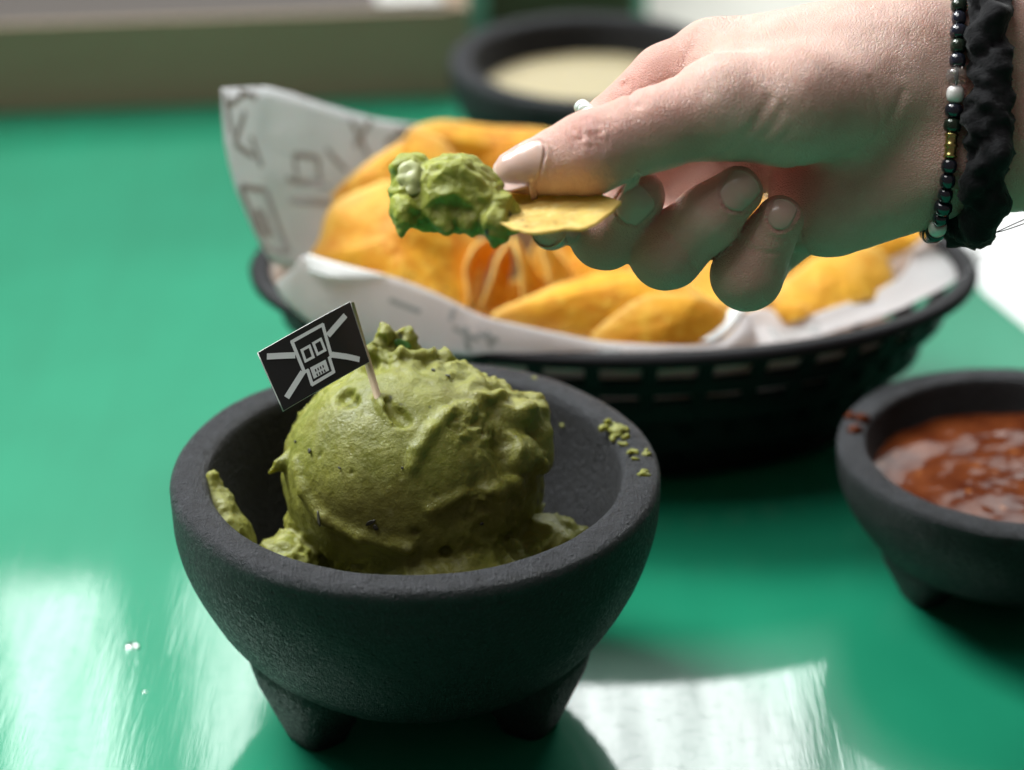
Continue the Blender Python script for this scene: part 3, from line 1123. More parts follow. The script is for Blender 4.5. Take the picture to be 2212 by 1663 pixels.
def build_paper():
    top = [aty(478, 188, 14.6), aty(540, 188, 16.0), aty(610, 197, 17.2), aty(760, 242, 19.2), aty(900, 272, 21.0), aty(1080, 285, 22.6), aty(1300, 290, 23.0)]
    mid = [aty(590, 565, 12.9), aty(640, 580, 13.2), aty(700, 560, 14.0), aty(800, 520, 16.0), aty(930, 480, 18.5), aty(1080, 460, 20.5), aty(1300, 450, 21.5)]
    G = coons(top, mid, 44, 18, (-0.45, -0.1, -0.1), 0.14, 3)
    o = mk("paper_liner", G[0], gridf(G[1], G[2]), M_PAPER)
    tag(o, "printed white paper standing up at the back left of the basket", "paper", "paper liners in the basket")
    solid(o, 0.02)
    st = box_marks(0.03, 0.55, 0.16, 0.35) + box_marks(0.07, 0.68, 0.05, 0.12) + [(0.02, 0.03, 0.05, 0.25), (0.03, 0.1, 0.14, 0.02), (0.13, 0.12, 0.06, 0.3), (0.06, 0.3, 0.16, 0.36), (0.10, 0.02, 0.20, 0.05), (0.16, 0.25, 0.2, 0.42)]
    st += box_marks(0.36, 0.36, 0.07, 0.16) + [(0.32, 0.5, 0.45, 0.56), (0.45, 0.3, 0.5, 0.45), (0.5, 0.05, 0.56, 0.3), (0.55, 0.02, 0.52, 0.25), (0.62, 0.05, 0.7, 0.25), (0.3, 0.62, 0.44, 0.68), (0.66, 0.02, 0.6, 0.2)]
    marks(G, st, o, 0.2)

    top = [aty(640, 572, 11.6), aty(663, 552, 11.6), aty(740, 574, 11.2), aty(830, 594, 10.9), aty(930, 630, 10.5), aty(1000, 664, 10.2), aty(1070, 690, 9.95), aty(1250, 728, 9.75),
           aty(1400, 744, 9.8), aty(1530, 742, 10.2), aty(1580, 712, 10.7), aty(1610, 670, 11.3)]
    bot = [aty(596, 615, 12.2), aty(620, 655, 11.6), aty(680, 705, 10.9), aty(770, 742, 10.3), aty(880, 760, 9.9), aty(980, 768, 9.6), aty(1070, 774, 9.45), aty(1250, 778, 9.35),
           aty(1400, 774, 9.45), aty(1530, 765, 9.8), aty(1590, 752, 10.1), aty(1640, 740, 10.5)]
    G = coons(top, bot, 70, 12, (0, -0.15, 0.05), 0.05, 8)
    o = mk("paper_liner", G[0], gridf(G[1], G[2]), M_PAPER)
    tag(o, "pale printed paper folded over the front rim of the basket", "paper", "paper liners in the basket")
    solid(o, 0.02)
    st = [(0.43, 0.10, 0.43, 0.35), (0.44, 0.45, 0.51, 0.55), (0.47, 0.35, 0.49, 0.85), (0.51, 0.4, 0.55, 0.5), (0.53, 0.3, 0.54, 0.7), (0.70, 0.5, 0.705, 0.9), (0.66, 0.45, 0.69, 0.4), (0.78, 0.5, 0.78, 0.8), (0.30, 0.3, 0.36, 0.35), (0.74, 0.6, 0.77, 0.55)]
    marks(G, st, o, 0.14)
    # turned-over flap at the left, lit from behind
    v, nu, nv = coons([aty(663, 549, 11.55), aty(740, 571, 11.15), aty(835, 595, 10.85)], [aty(668, 590, 11.15), aty(725, 603, 10.8), aty(835, 600, 10.8)], 20, 6, (0, 0, 0.02), 0.01, 5)
    f1 = mk("folded_flap", v, gridf(nu, nv), simple("bright_paper", (0.82, 0.83, 0.82), 0.4), o)
    solid(f1, 0.02)
    v, nu, nv = coons([aty(1538, 742, 10.1), aty(1580, 712, 10.6), aty(1612, 668, 11.2)], [aty(1510, 738, 10.2), aty(1552, 706, 10.75), aty(1575, 668, 11.35)], 20, 6, (0, 0, 0.06), 0.01, 6)
    f1 = mk("folded_flap", v, gridf(nu, nv), bpy.data.materials["bright_paper"], o)
    solid(f1, 0.02)

    top = [aty(1585, 690, 12.2), aty(1640, 665, 13.0), aty(1740, 680, 12.6), aty(1860, 640, 14.2), aty(1940, 600, 15.6), aty(1980, 545, 17.6), aty(2030, 530, 18.2), aty(2060, 545, 17.6), aty(2110, 535, 17.0)]
    bot = [aty(1590, 755, 10.5), aty(1660, 745, 10.7), aty(1760, 722, 11.1), aty(1870, 690, 11.9), aty(1950, 662, 12.7), aty(2010, 635, 13.6), aty(2050, 615, 14.3), aty(2085, 592, 15.2), aty(2118, 562, 16.2)]
    G = coons(top, bot, 50, 12, (0.1, -0.1, -0.25), 0.08, 12)
    o = mk("paper_liner", G[0], gridf(G[1], G[2]), M_PAPER)
    tag(o, "grey-white paper sheet lining the right end of the basket", "paper", "paper liners in the basket")
    solid(o, 0.02)
    marks(G, [(0.14, 0.3, 0.15, 0.7), (0.2, 0.4, 0.27, 0.3), (0.24, 0.35, 0.27, 0.6), (0.15, 0.5, 0.2, 0.5)], o, 0.14)


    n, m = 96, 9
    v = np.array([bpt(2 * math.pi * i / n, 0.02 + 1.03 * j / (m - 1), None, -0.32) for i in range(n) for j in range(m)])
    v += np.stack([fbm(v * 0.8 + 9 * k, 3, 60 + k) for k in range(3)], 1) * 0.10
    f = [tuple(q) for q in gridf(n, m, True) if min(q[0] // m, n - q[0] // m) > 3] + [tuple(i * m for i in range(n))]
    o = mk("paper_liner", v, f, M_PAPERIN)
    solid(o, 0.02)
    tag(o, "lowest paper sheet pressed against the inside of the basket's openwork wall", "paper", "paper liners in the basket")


build_paper()


# ------------------------------------------------------------------ tortilla chips
def chip(name, pts, bul, mat, label=None, group=None, seed=0, thick=0.09, amp=0.06, ns=20, nt=120, freq=0.7, curl=0.16, blister=0.045, fold=0.22):
    bul = np.array(bul, float) * 0.55
    b = catmull(pts, nt, True)
    c = b.mean(0)
    nrm = np.zeros(3)
    for k in range(nt):
        nrm += np.cross(b[k] - c, b[(k + 1) % nt] - c)
    nrm /= np.linalg.norm(nrm)
    if nrm @ (c - CAM) > 0:
        nrm = -nrm
    th = np.arange(nt) / nt * 2 * np.pi
    wav = curl * (0.5 * np.sin(2 * th + seed) + 0.35 * np.sin(3 * th + 1.7 * seed) + 0.2 * np.sin(5 * th + 0.7 * seed))
    v = [c[None] + np.array(bul)]
    for i in range(1, ns + 1):
        s = i / ns
        v.append(c + (b - c) * s + np.array(bul) * (1 - s * s) + nrm * (wav * s ** 3)[:, None])
    v = np.concatenate(v)
    v = v + np.stack([fbm(v * freq + 11 * k, 3, seed + k) for k in range(3)], 1) * amp
    fa = seed * 1.37
    e1 = b[0] - c
    e1 = e1 / np.linalg.norm(e1)
    e2 = np.cross(nrm, e1)
    fl = (v - c) @ (e1 * math.cos(fa) + e2 * math.sin(fa)) + 0.4 * math.sin(seed)
    v = v - nrm * (fold * (np.sqrt(fl * fl + 0.01) - 0.6))[:, None]
    bub = sstep(0.42, 0.1, worley(v * 0.75 + seed, seed + 3))                    # fried blisters
    v = v + nrm * (blister * bub)[:, None] + nrm * (0.018 * fbm(v * 3.5, 2, seed + 8))[:, None]
    f = [(0, 1 + j, 1 + (j + 1) % nt) for j in range(nt)]
    for i in range(ns - 1):
        for j in range(nt):
            a = 1 + i * nt
            f.append((a + j, a + nt + j, a + nt + (j + 1) % nt, a + (j + 1) % nt))
    o = mk(name, v, f, mat)
    e = np.concatenate([[0.0]] + [np.full(nt, (i / ns) ** 9) for i in range(1, ns + 1)])
    at = o.data.attributes.new("fried_edge", 'FLOAT', 'POINT')
    at.data.foreach_set('value', e.astype(np.float32))
    solid(o, thick)
    if label:
        tag(o, label, "tortilla chip", group)
    return o


CG = "orange tortilla chips in the basket"
CH = [
    ("large orange chip at the left end of the basket, touching the standing paper",
     [(668, 548, 13.0), (690, 500, 13.8), (716, 440, 14.6), (790, 408, 15.0), (880, 396, 15.0), (980, 415, 14.6), (1030, 500, 13.6), (1040, 600, 12.6), (1015, 672, 11.6), (930, 650, 11.4), (830, 610, 11.8), (740, 590, 12.3)], (0, -0.9, 0.6)),
    ("orange chip leaning behind the large left one",
     [(715, 425, 16.2), (780, 362, 17.0), (868, 310, 17.6), (890, 275, 18.2), (960, 300, 18.0), (1000, 380, 17.0), (950, 450, 16.0), (820, 460, 15.6)], (0, -0.3, 0.4)),
    ("pale orange chip topmost at the back of the basket",
     [(880, 300, 18.6), (930, 264, 19.4), (1020, 262, 20.0), (1110, 266, 20.4), (1220, 290, 20.2), (1290, 360, 19.6), (1250, 440, 18.4), (1080, 440, 17.6), (930, 400, 17.8)], (0, -0.2, 0.5)),
    ("chip standing on edge in the middle of the basket, leftmost of four",
     [(1012, 668, 11.6), (1022, 600, 12.0), (1040, 545, 12.6), (1062, 515, 14.0), (1068, 540, 15.6), (1052, 600, 15.2), (1036, 650, 13.6)], (-0.1, 0.0, 0.0)),
    ("chip standing on edge in the middle of the basket, second from the left of four",
     [(1062, 676, 11.6), (1070, 610, 12.0), (1082, 550, 12.8), (1100, 520, 14.4), (1108, 550, 15.8), (1098, 620, 15.0), (1084, 665, 13.2)], (0.12, 0.0, 0.0)),
    ("chip standing on edge in the middle of the basket, third from the left of four",
     [(1150, 650, 11.9), (1128, 590, 12.3), (1108, 535, 13.0), (1112, 508, 14.4), (1140, 530, 15.8), (1165, 590, 15.2), (1172, 635, 13.6)], (0.1, 0.0, 0.1)),
    ("chip standing on edge in the middle of the basket, rightmost of four",
     [(1205, 622, 12.6), (1182, 570, 13.0), (1160, 520, 13.8), (1168, 500, 15.2), (1196, 530, 16.2), (1222, 585, 15.4), (1226, 612, 14.0)], (0.1, 0.0, 0.1)),
    ("brownish chip lying deep in the basket under the fingers",
     [(1200, 505, 16.4), (1260, 500, 16.6), (1340, 540, 16.0), (1390, 600, 15.0), (1340, 650, 14.0), (1270, 640, 14.0), (1225, 590, 15.0)], (0, 0.1, -0.4)),
    ("bright yellow-orange chip curving at the front of the basket",
     [(1062, 690, 11.0), (1150, 650, 11.6), (1215, 610, 12.4), (1262, 592, 12.8), (1330, 575, 13.2), (1400, 590, 13.0), (1470, 620, 12.4), (1540, 650, 11.8), (1570, 690, 11.0), (1480, 730, 10.5), (1330, 735, 10.4), (1180, 715, 10.6)], (0, -0.5, 0.7)),
    ("darker orange chip in front, resting against the folded paper",
     [(1280, 730, 10.35), (1330, 680, 10.7), (1400, 640, 11.1), (1490, 640, 11.3), (1575, 668, 11.2), (1570, 715, 10.7), (1530, 748, 10.3), (1400, 756, 10.1)], (0, -0.35, 0.35)),
    ("deep orange chip behind the front pair, under the little finger",
     [(1440, 640, 13.2), (1490, 590, 14.2), (1570, 560, 15.0), (1650, 590, 14.8), (1640, 640, 13.6), (1560, 665, 12.8)], (0, 0, 0.3)),
    ("wide orange chip at the right end of the basket, below the wrist",
     [(1655, 660, 13.4), (1690, 605, 14.6), (1760, 560, 15.6), (1850, 520, 16.6), (1905, 530, 16.6), (1932, 575, 15.8), (1922, 625, 14.8), (1870, 655, 13.9), (1790, 672, 13.4), (1720, 690, 12.9)], (0, -0.3, 0.4)),
    ("small bright chip fragment on the paper at the right of the basket",
     [(1668, 668, 12.7), (1700, 655, 12.9), (1738, 658, 12.8), (1745, 680, 12.5), (1715, 698, 12.2), (1685, 692, 12.3)], (0, -0.1, 0.2)),
    ("dark orange chip half hidden behind the wrist at the far right of the basket",
     [(1850, 535, 17.6), (1900, 490, 18.4), (1965, 475, 18.6), (1998, 505, 18.0), (1965, 540, 17.4), (1900, 560, 17.0)], (0, 0, 0.25)),
    ("chip hidden behind the curled fingers at the back of the basket",
     [(1350, 400, 19.5), (1500, 380, 20.0), (1650, 420, 19.6), (1680, 520, 18.0), (1550, 580, 16.6), (1400, 520, 17.2)], (0, 0, 0.4)),
    ("chip hidden behind the palm at the back right of the basket",
     [(1600, 470, 19.5), (1750, 440, 19.6), (1880, 480, 18.8), (1850, 560, 17.4), (1700, 600, 16.6), (1600, 560, 17.0)], (0, 0, 0.3)),
]
for k, (lab, pts, bul) in enumerate(CH):
    chip("tortilla_chip", [aty(*p) for p in pts], bul, M_CHIP, lab, CG, seed=30 + k * 5)


rng = random.Random(11)
for k in (0, 1, 3, 5, 6, 8):
    ang = k * 2.399
    rad = 0.2 + 0.5 * math.sqrt((k + .5) / 9)
    c = BC + np.array([8.2 * rad * math.cos(ang), 3.6 * rad * math.sin(ang) + 0.9, 2.9 + 0.8 * (k % 3)])
    tlt, az, sp = rng.uniform(0.2, 1.1), rng.uniform(0, 6.28), rng.uniform(0, 6.28)
    e1 = np.array([math.cos(az), math.sin(az), 0])
    e2 = np.array([-math.sin(az) * math.cos(tlt), math.cos(az) * math.cos(tlt), math.sin(tlt)])
    pts = []
    for q in range(9):
        a = sp + 2 * math.pi * q / 9
        r = 2.3 + 0.55 * math.cos(3 * (a - sp))
        pts.append(c + e1 * r * math.cos(a) + e2 * r * 0.85 * math.sin(a))
    chip("tortilla_chip", pts, np.cross(e1, e2) * rng.uniform(0.3, 0.8), M_CHIP, "orange tortilla chip buried deep under the other chips in the basket", CG, seed=200 + 7 * k)


# ------------------------------------------------------------------ hand
J = {k: atd(*v) for k, v in dict(
    t_tip=(1112, 372, 62.6), t_n=(1152, 362, 62.6), t_mid=(1206, 348, 62.5), t_ip=(1270, 331, 62.4), t_p=(1410, 280, 62.9), t_mcp=(1560, 232, 63.4), t_m=(1700, 232, 63.6), t_cmc=(1930, 200, 65.3), t_w=(2150, 190, 65.9), w1=(1600, 170, 64.9), w2=(1960, 110, 65.6), pl=(1760, 430, 66.0),
    i_mcp=(1545, 128, 66.3), i_a=(1440, 172, 66.2), i_pip=(1275, 320, 66.2), i_dip=(1222, 474, 64.6), i_tip=(1190, 497, 62.9),
    m_mcp=(1570, 240, 67.2), m_pip=(1310, 410, 67.2), m_dip=(1306, 507, 64.5), m_tip=(1374, 424, 63.9),
    r_mcp=(1610, 340, 67.4), r_pip=(1430, 480, 67.0), r_dip=(1440, 545, 64.4), r_mid=(1530, 470, 63.9), r_tip=(1592, 414, 63.7),
    p_mcp=(1760, 450, 67.0), p_pip=(1640, 560, 67.0), p_dip=(1612, 592, 64.6), p_tip=(1682, 474, 64.0),
    c_i=(1980, 100, 66.4), c_m=(1990, 160, 66.8), c_r=(2000, 240, 66.8), c_p=(2030, 320, 66.4),
    w_t=(2150, 110, 65.9), w_b=(2150, 290, 65.9), f_t=(3250, 40, 67.2), f_b=(3250, 360, 67.2),
    hyp_a=(1800, 462, 65.6), hyp_b=(2040, 345, 65.5)).items()}


def hand_sdf(P):
    j = J
    palm = cone(P, j['i_mcp'], j['c_i'], 1.02, 1.45)
    for a, b, ra, rb in (('m_mcp', 'c_m', 1.0, 1.5), ('r_mcp', 'c_r', 0.95, 1.5), ('p_mcp', 'c_p', 0.95, 1.5), ('hyp_a', 'hyp_b', 1.1, 1.45),
                         ('c_i', 'w_t', 1.5, 1.75), ('c_p', 'w_b', 1.5, 1.78), ('w_t', 'f_t', 1.75, 2.5), ('w_b', 'f_b', 1.80, 2.55), ('c_m', 'w_b', 1.5, 1.7)):
        palm = smin(palm, cone(P, j[a], j[b], ra, rb), 0.7)
    # index proximal and web
    ip = smin(cone(P, j['i_mcp'], j['i_a'], 1.0, 0.92), cone(P, j['i_a'], j['i_pip'], 0.92, 0.84), 0.2)
    palm = smin(palm, ip, 0.4)
    for a, b, ra, rb in (('m_mcp', 'm_pip', 0.98, 0.88), ('r_mcp', 'r_pip', 0.95, 0.85), ('p_mcp', 'p_pip', 0.88, 0.75)):
        palm = smin(palm, cone(P, j[a], j[b], ra, rb), 0.25)
    th = smin(cone(P, j['t_w'], j['t_cmc'], 1.5, 1.5), cone(P, j['t_cmc'], j['t_m'], 1.5, 1.42), 0.6)
    palm = smin(palm, cone(P, j['w1'], j['w2'], 1.05, 1.6), 0.9)
    palm = smin(palm, cone(P, j['pl'], j['hyp_b'], 1.2, 1.4), 0.6)
    th = smin(th, cone(P, j['t_m'], j['t_mcp'], 1.40, 1.24), 0.4)
    th = smin(th, cone(P, j['t_mcp'], j['t_p'], 1.24, 0.98), 0.4)
    th = smin(th, cone(P, j['t_p'], j['t_ip'], 0.98, 1.02), 0.3)
    th = smin(th, cone(P, j['t_ip'], j['t_mid'], 1.0, 0.82), 0.2)
    th = smin(th, cone(P, j['t_mid'], j['t_n'], 0.80, 0.66), 0.15)
    th = smin(th, cone(P, j['t_n'], j['t_tip'], 0.66, 0.53), 0.15)
    d = smin(palm, th, 0.75)
    d = smin(d, smin(cone(P, j['i_pip'], j['i_dip'], 0.80, 0.60), cone(P, j['i_dip'], j['i_tip'], 0.60, 0.48), 0.2), 0.06)
    d = smin(d, smin(cone(P, j['m_pip'], j['m_dip'], 0.88, 0.86), cone(P, j['m_dip'], j['m_tip'], 0.86, 0.72), 0.2), 0.05)
    r = smin(cone(P, j['r_pip'], j['r_dip'], 0.88, 0.93), cone(P, j['r_dip'], j['r_mid'], 0.93, 0.82), 0.2)
    d = smin(d, smin(r, cone(P, j['r_mid'], j['r_tip'], 0.83, 0.63), 0.2), 0.05)
    d = smin(d, smin(cone(P, j['p_pip'], j['p_dip'], 0.82, 0.90), cone(P, j['p_dip'], j['p_tip'], 0.90, 0.60), 0.2), 0.05)
    return d


def crease(P, v, pts, depth, width):
    """grooves along polylines on the skin (cm)"""
    out = np.zeros(len(v))
    for a, b in zip(pts[:-1], pts[1:]):
        out = np.maximum(out, np.exp(-(np.maximum(cone(v, a, b, 0, 0), 0) / width) ** 2))
    return out * depth


def on_hand(px, py):
    return trace(hand_sdf, CAM, ray(px, py), 120, 55)


NAILS = []


def nail(cpx, axis_px, w, L, view, tip_d, free=0.07, lift=0.006, start=None):
    """cpx: nail centre in px; axis_px: direction towards the free edge in px; view: nail normal as (right, up, towards camera)"""
    nrm = RT * view[0] + UP * view[1] - FW * view[2]
    nrm /= np.linalg.norm(nrm)
    p0 = on_hand(*cpx) if start is None else start + nrm * 0.45
    a = RT * axis_px[0] - UP * axis_px[1] + FW * (axis_px[2] if len(axis_px) > 2 else 0)
    a = a - nrm * (a @ nrm)
    a /= np.linalg.norm(a)
    s = np.cross(a, nrm)
    nu, nv = 15, 17
    v = []
    for i in range(nu):
        for j in range(nv):
            u, t = 2 * i / (nu - 1) - 1, j / (nv - 1)
            # rounded at the cuticle, gently rounded at the free edge
            y0 = -0.5 + 0.22 * u * u
            y1 = 0.5 - 0.13 * u ** 4 - 0.05 * u * u
            y = y0 + (y1 - y0) * t
            hw = 1.0 - 0.14 * (1 - t) ** 2
            q = p0 + a * y * L + s * u * hw * w / 2
            h = trace(hand_sdf, q + nrm * 1.6, -nrm, 3.2)
            if h is None:
                h = q - nrm * 0.4
            k = (h - q) @ nrm
            v.append((q, k))
    K = np.array([k for _, k in v]).reshape(nu, nv)
    j0 = int(nv * 0.68)
    for i in range(nu):
        sl = (K[i, j0] - K[i, j0 - 4]) / 4
        for j in range(j0 + 1, nv):
            K[i, j] = max(K[i, j], K[i, j0] + min(sl - 0.012, -0.004) * (j - j0))
    P = np.array([q for q, _ in v]) + nrm * (K.reshape(-1, 1) + lift)
    NAILS.append((P.reshape(nu, nv, 3), nrm, free))


nail((1121, 350), (-0.96, 0.30), 1.0, 1.30, (-0.12, 0.62, 0.78), 62)
nail((1370, 440), (0.66, -0.75), 0.90, 0.88, (0.10, 0.18, 0.97), 64)
nail((1597, 412), (0.62, -0.78), 0.85, 1.0, (0.12, 0.12, 0.98), 64)
nail((1690, 462), (0.42, -0.90), 0.62, 0.78, (0.12, 0.12, 0.98), 64)
nail(None, (-0.4, 0.37, -1.1), 0.9, 0.8, (-0.05, -0.95, -0.25), 64, start=J["i_tip"])


def build_hand():
    v, F = polymesh(hand_sdf, np.min([*J.values()], 0) - np.array([1.6, 2.6, 2.4]), np.max([*J.values()], 0) + np.array([0.2, 3.0, 2.4]), 0.06)
    v = relax(v, F, 3)
    n = vnormals(v, F)
    d = 0.05 * fbm(v * 0.55, 2, 2) + 0.018 * fbm(v * 1.6, 3, 6)
    blush = np.zeros(len(v))

    def cr(px_pts, depth, width):
        nonlocal d
        q = [on_hand(*p) for p in px_pts]
        q = [k for k in q if k is not None]
        if len(q) > 1:
            q = list(catmull(q, 4 * len(q)))
            d = d - crease(None, v, q, depth, width)
    # wrinkles over the thumb's knuckle
    for k in range(9):
        x = 1228 + 9 * k
        w = 1 + 0.4 * math.sin(k * 2.1)
        cr([(x + 2, 258 + 6 * math.sin(k)), (x + 10 + 6 * math.sin(k * 1.7), 285), (x + 12, 305 + 14 * w)], 0.026 * w, 0.055)
    cr([(1236, 276), (1262, 290), (1300, 284)], 0.024, 0.055)
    cr([(1240, 302), (1268, 296), (1310, 304)], 0.022, 0.055)
    # long creases of the thenar and the web
    cr([(1545, 345), (1580, 322), (1610, 290), (1640, 250), (1660, 215)], 0.045, 0.13)
    cr([(1575, 350), (1625, 325), (1660, 285), (1690, 235)], 0.035, 0.12)
    cr([(1610, 352), (1660, 335), (1700, 290)], 0.03, 0.08)
    cr([(1840, 330), (1880, 310), (1915, 270), (1950, 200)], 0.05, 0.13)
    cr([(1560, 352), (1640, 362), (1730, 360), (1830, 345)], 0.08, 0.12)
    cr([(1880, 170), (1900, 250), (1880, 320)], 0.03, 0.1)
    # index finger folds
    cr([(1338, 158), (1347, 180), (1360, 205), (1376, 226)], 0.07, 0.12)
    cr([(1455, 165), (1480, 135), (1497, 100), (1505, 70)], 0.045, 0.16)
    # finger joints
    cr([(1440, 500), (1480, 540), (1500, 580)], 0.03, 0.07)
    cr([(1262, 460), (1290, 470), (1330, 520)], 0.02, 0.06)
    cr([(1590, 520), (1640, 545), (1690, 545)], 0.03, 0.07)
    cr([(1730, 500), (1745, 545), (1740, 575)], 0.08, 0.08)
    for G, nrm, free in NAILS:
        nu, nv = G.shape[:2]
        rim = np.concatenate([G[0, :nv - 2], G[-1, :nv - 2], G[:, 0]])
        allp = G[:, :nv - 2].reshape(-1, 3)
        c0 = allp.mean(0)
        near = np.where(np.linalg.norm(v - c0, axis=1) < 1.3)[0]
        q = v[near]
        dr = np.min(np.linalg.norm(q[:, None] - rim[None], axis=2), axis=1)
        da = np.min(np.linalg.norm(q[:, None] - allp[None], axis=2), axis=1)
        inside = da < 0.075
        facing = np.clip(n[near] @ nrm, 0, 1)
        d[near] += np.where(inside, -0.012 * sstep(0.0, 0.08, dr), 0.035 * np.exp(-((dr - 0.09) / 0.08) ** 2)) * sstep(0.0, 0.4, facing)
    v = v + n * d[:, None]
    # redder finger ends, knuckle and palm hollow
    for (px, py, dd, r, a) in ((1265, 285, 61.6, 0.9, 0.55), (1110, 385, 62.2, 0.7, 0.55), (1480, 400, 66.0, 1.9, 0.1), (1370, 200, 65.6, 1.4, 0.6), (1290, 520, 63.6, 1.1, 0.6), (1360, 440, 63.2, 0.7, 0.5),
                               (1550, 380, 65.6, 1.6, 0.1), (1450, 540, 63.6, 1.2, 0.6), (1580, 420, 63.0, 0.9, 0.6), (1620, 590, 63.8, 1.1, 0.55), (1400, 430, 63.6, 0.6, 0.3), (1700, 400, 64.8, 1.2, 0.4), (1690, 470, 63.5, 0.7, 0.55)):
        c = atd(px, py, dd)
        blush = np.maximum(blush, a * np.exp(-(np.linalg.norm(v - c, axis=1) / r) ** 2))
    root = mk("person", v, F, M_SKIN, loc=atd(2150, 200, 66))
    at = root.data.attributes.new("blush", 'FLOAT', 'POINT')
    at.data.foreach_set('value', blush.astype(np.float32))
    tag(root, "person's right hand and wrist holding a dipped chip between thumb and fingers", "person")
    return root


def make_nails():
    for G, nrm, free in NAILS:
        nu, nv = G.shape[:2]
        o = mk("fingernail", G.reshape(-1, 3), gridf(nu, nv), M_NAIL, HAND)
        o.data.materials.append(M_NAILTIP)
        for f in o.data.polygons:
            j = min(x % nv for x in f.vertices)
            f.material_index = 1 if free > 0 and j >= nv - 1 - int(round(free * nv)) else 0
        solid(o, 0.03, 0)


HAND = build_hand()
make_nails()


# ------------------------------------------------------------------ ring, bracelet, wristband
def ring():
    c = J['i_pip'] * 0.80 + J['i_a'] * 0.20
    ax = J['i_a'] - J['i_pip']
    ax = ax / np.linalg.norm(ax)
    a = np.cross(ax, [0, 0, 1.0])
    a /= np.linalg.norm(a)
    b = np.cross(ax, a)
    root = None
    parts = []
    for ph in (0, math.pi):
        pts = []
        for k in range(160):
            t = 2 * math.pi * k / 160
            R = 0.96 + 0.07 * math.cos(14 * t + ph)
            pts.append(c + (a * math.cos(t) + b * math.sin(t)) * R + ax * 0.09 * math.sin(14 * t + ph))
        parts.append(tube(pts, 0.11, 8, True))
    root = empty("ring", c, "white twisted ring on the index finger behind the thumb knuckle", "ring")
    m = NT("white_enamel").set(col=(0.80, 0.86, 0.82), rough=0.2, coat=0.4).m
    for v, f in parts:
        mk("strand", v, f, m, root)


ring()


def wrist_loop(cpx, d, tilt_px, n, off):
    """points around the wrist where a plane through the arm meets the skin"""
    c = atd(cpx[0], cpx[1], d)
    e1 = UP * 1.0 + RT * tilt_px
    e1 /= np.linalg.norm(e1)
    e2 = -FW
    P, Nn = [], []
    for k in range(n):
        t = 2 * math.pi * k / n
        r = e1 * math.cos(t) + e2 * math.sin(t)
        lo, hi = 0.2, 6.0
        for _ in range(28):
            m = (lo + hi) / 2
            if hand_sdf((c + r * m)[None])[0] < 0:
                lo = m
            else:
                hi = m
        P.append(c + r * (lo + off))
        Nn.append(r)
    return np.array(P), np.array(Nn)


def bracelet():
    P, Nn = wrist_loop((2032, 225), 65.8, 0.075, 240, 0.2)
    root = empty("bead_bracelet", P.mean(0), "thin bracelet of dark, clear and white glass beads with one gold bead on the wrist", "bracelet")
    seg = np.linalg.norm(np.roll(P, -1, 0) - P, axis=1)
    L = np.concatenate([[0], np.cumsum(seg)])
    v, f = tube(P, 0.035, 6, True)
    mk("string", v, f, simple("bead_string", (0.03, 0.03, 0.03), 0.5), root)
    dark = NT("dark_glass_bead").set(col=(0.010, 0.013, 0.024), rough=0.12, coat=0.6, spec=0.7).m
    green = NT("oil_green_bead").set(col=(0.02, 0.035, 0.022), rough=0.15, metal=0.35, coat=0.6).m
    clear = NT("clear_glass_bead").set(col=(0.9, 0.85, 0.82), rough=0.05, trans=0.9).m
    white = NT("white_glass_bead").set(col=(0.78, 0.76, 0.74), rough=0.2, coat=0.5).m
    gold = NT("gold_tube_bead").set(col=(0.55, 0.48, 0.18), rough=0.25, metal=1.0).m
    kinds = [white if 0 else dark, dark, white, clear, green, dark, dark, green, dark, clear, white, dark, green, gold, dark, dark, dark, dark]
    # start at the top of the visible side and run down the front
    s = L[-1] * 0.0 + 0.25
    k = 0
    total = L[-1]

    def at(x):
        x = x % total
        i = min(int(np.searchsorted(L, x) - 1), len(P) - 1)
        i = max(i, 0)
        t = (x - L[i]) / max(seg[i], 1e-6)
        p = P[i] * (1 - t) + P[(i + 1) % len(P)] * t
        tg = P[(i + 1) % len(P)] - P[i]
        return p, tg / np.linalg.norm(tg), Nn[i]
    while s < total - 0.2:
        m = kinds[k % len(kinds)] if k < len(kinds) else [dark, green, dark, dark, white][k % 5]
        ln, rr = (0.62, 0.24) if m is gold else (0.42, 0.255) if (m is white or m is clear) else (0.36, 0.235)
        rr *= 1.02 * 0.95 + 0.1 * math.sin(k * 2.3)
        p, tg, nn = at(s + ln / 2)
        side = np.cross(tg, nn)
        nn = np.cross(side, tg)
        rings = []
        if m is gold:
            prof = [(0.06, -.5), (.9, -.5), (1.08, -.44), (.86, -.36), (.86, -.08), (1.08, 0), (.86, .08), (.86, .36), (1.08, .44), (.9, .5), (.06, .5)]
        else:
            prof = [(0.28, -.46), (.6, -.5), (.88, -.36), (1, -.12), (1, .12), (.88, .36), (.6, .5), (.28, .46)]
        nn_ = 18
        for a, z in prof:
            th = np.linspace(0, 2 * np.pi, nn_, endpoint=False)
            rings.append(p + tg * z * ln + (np.cos(th)[:, None] * side + np.sin(th)[:, None] * nn) * a * rr)
        vv = np.concatenate(rings)
        mk("bead", vv, gridf(len(prof), nn_, False, True), m, root)
        s += ln + 0.015
        k += 1


bracelet()


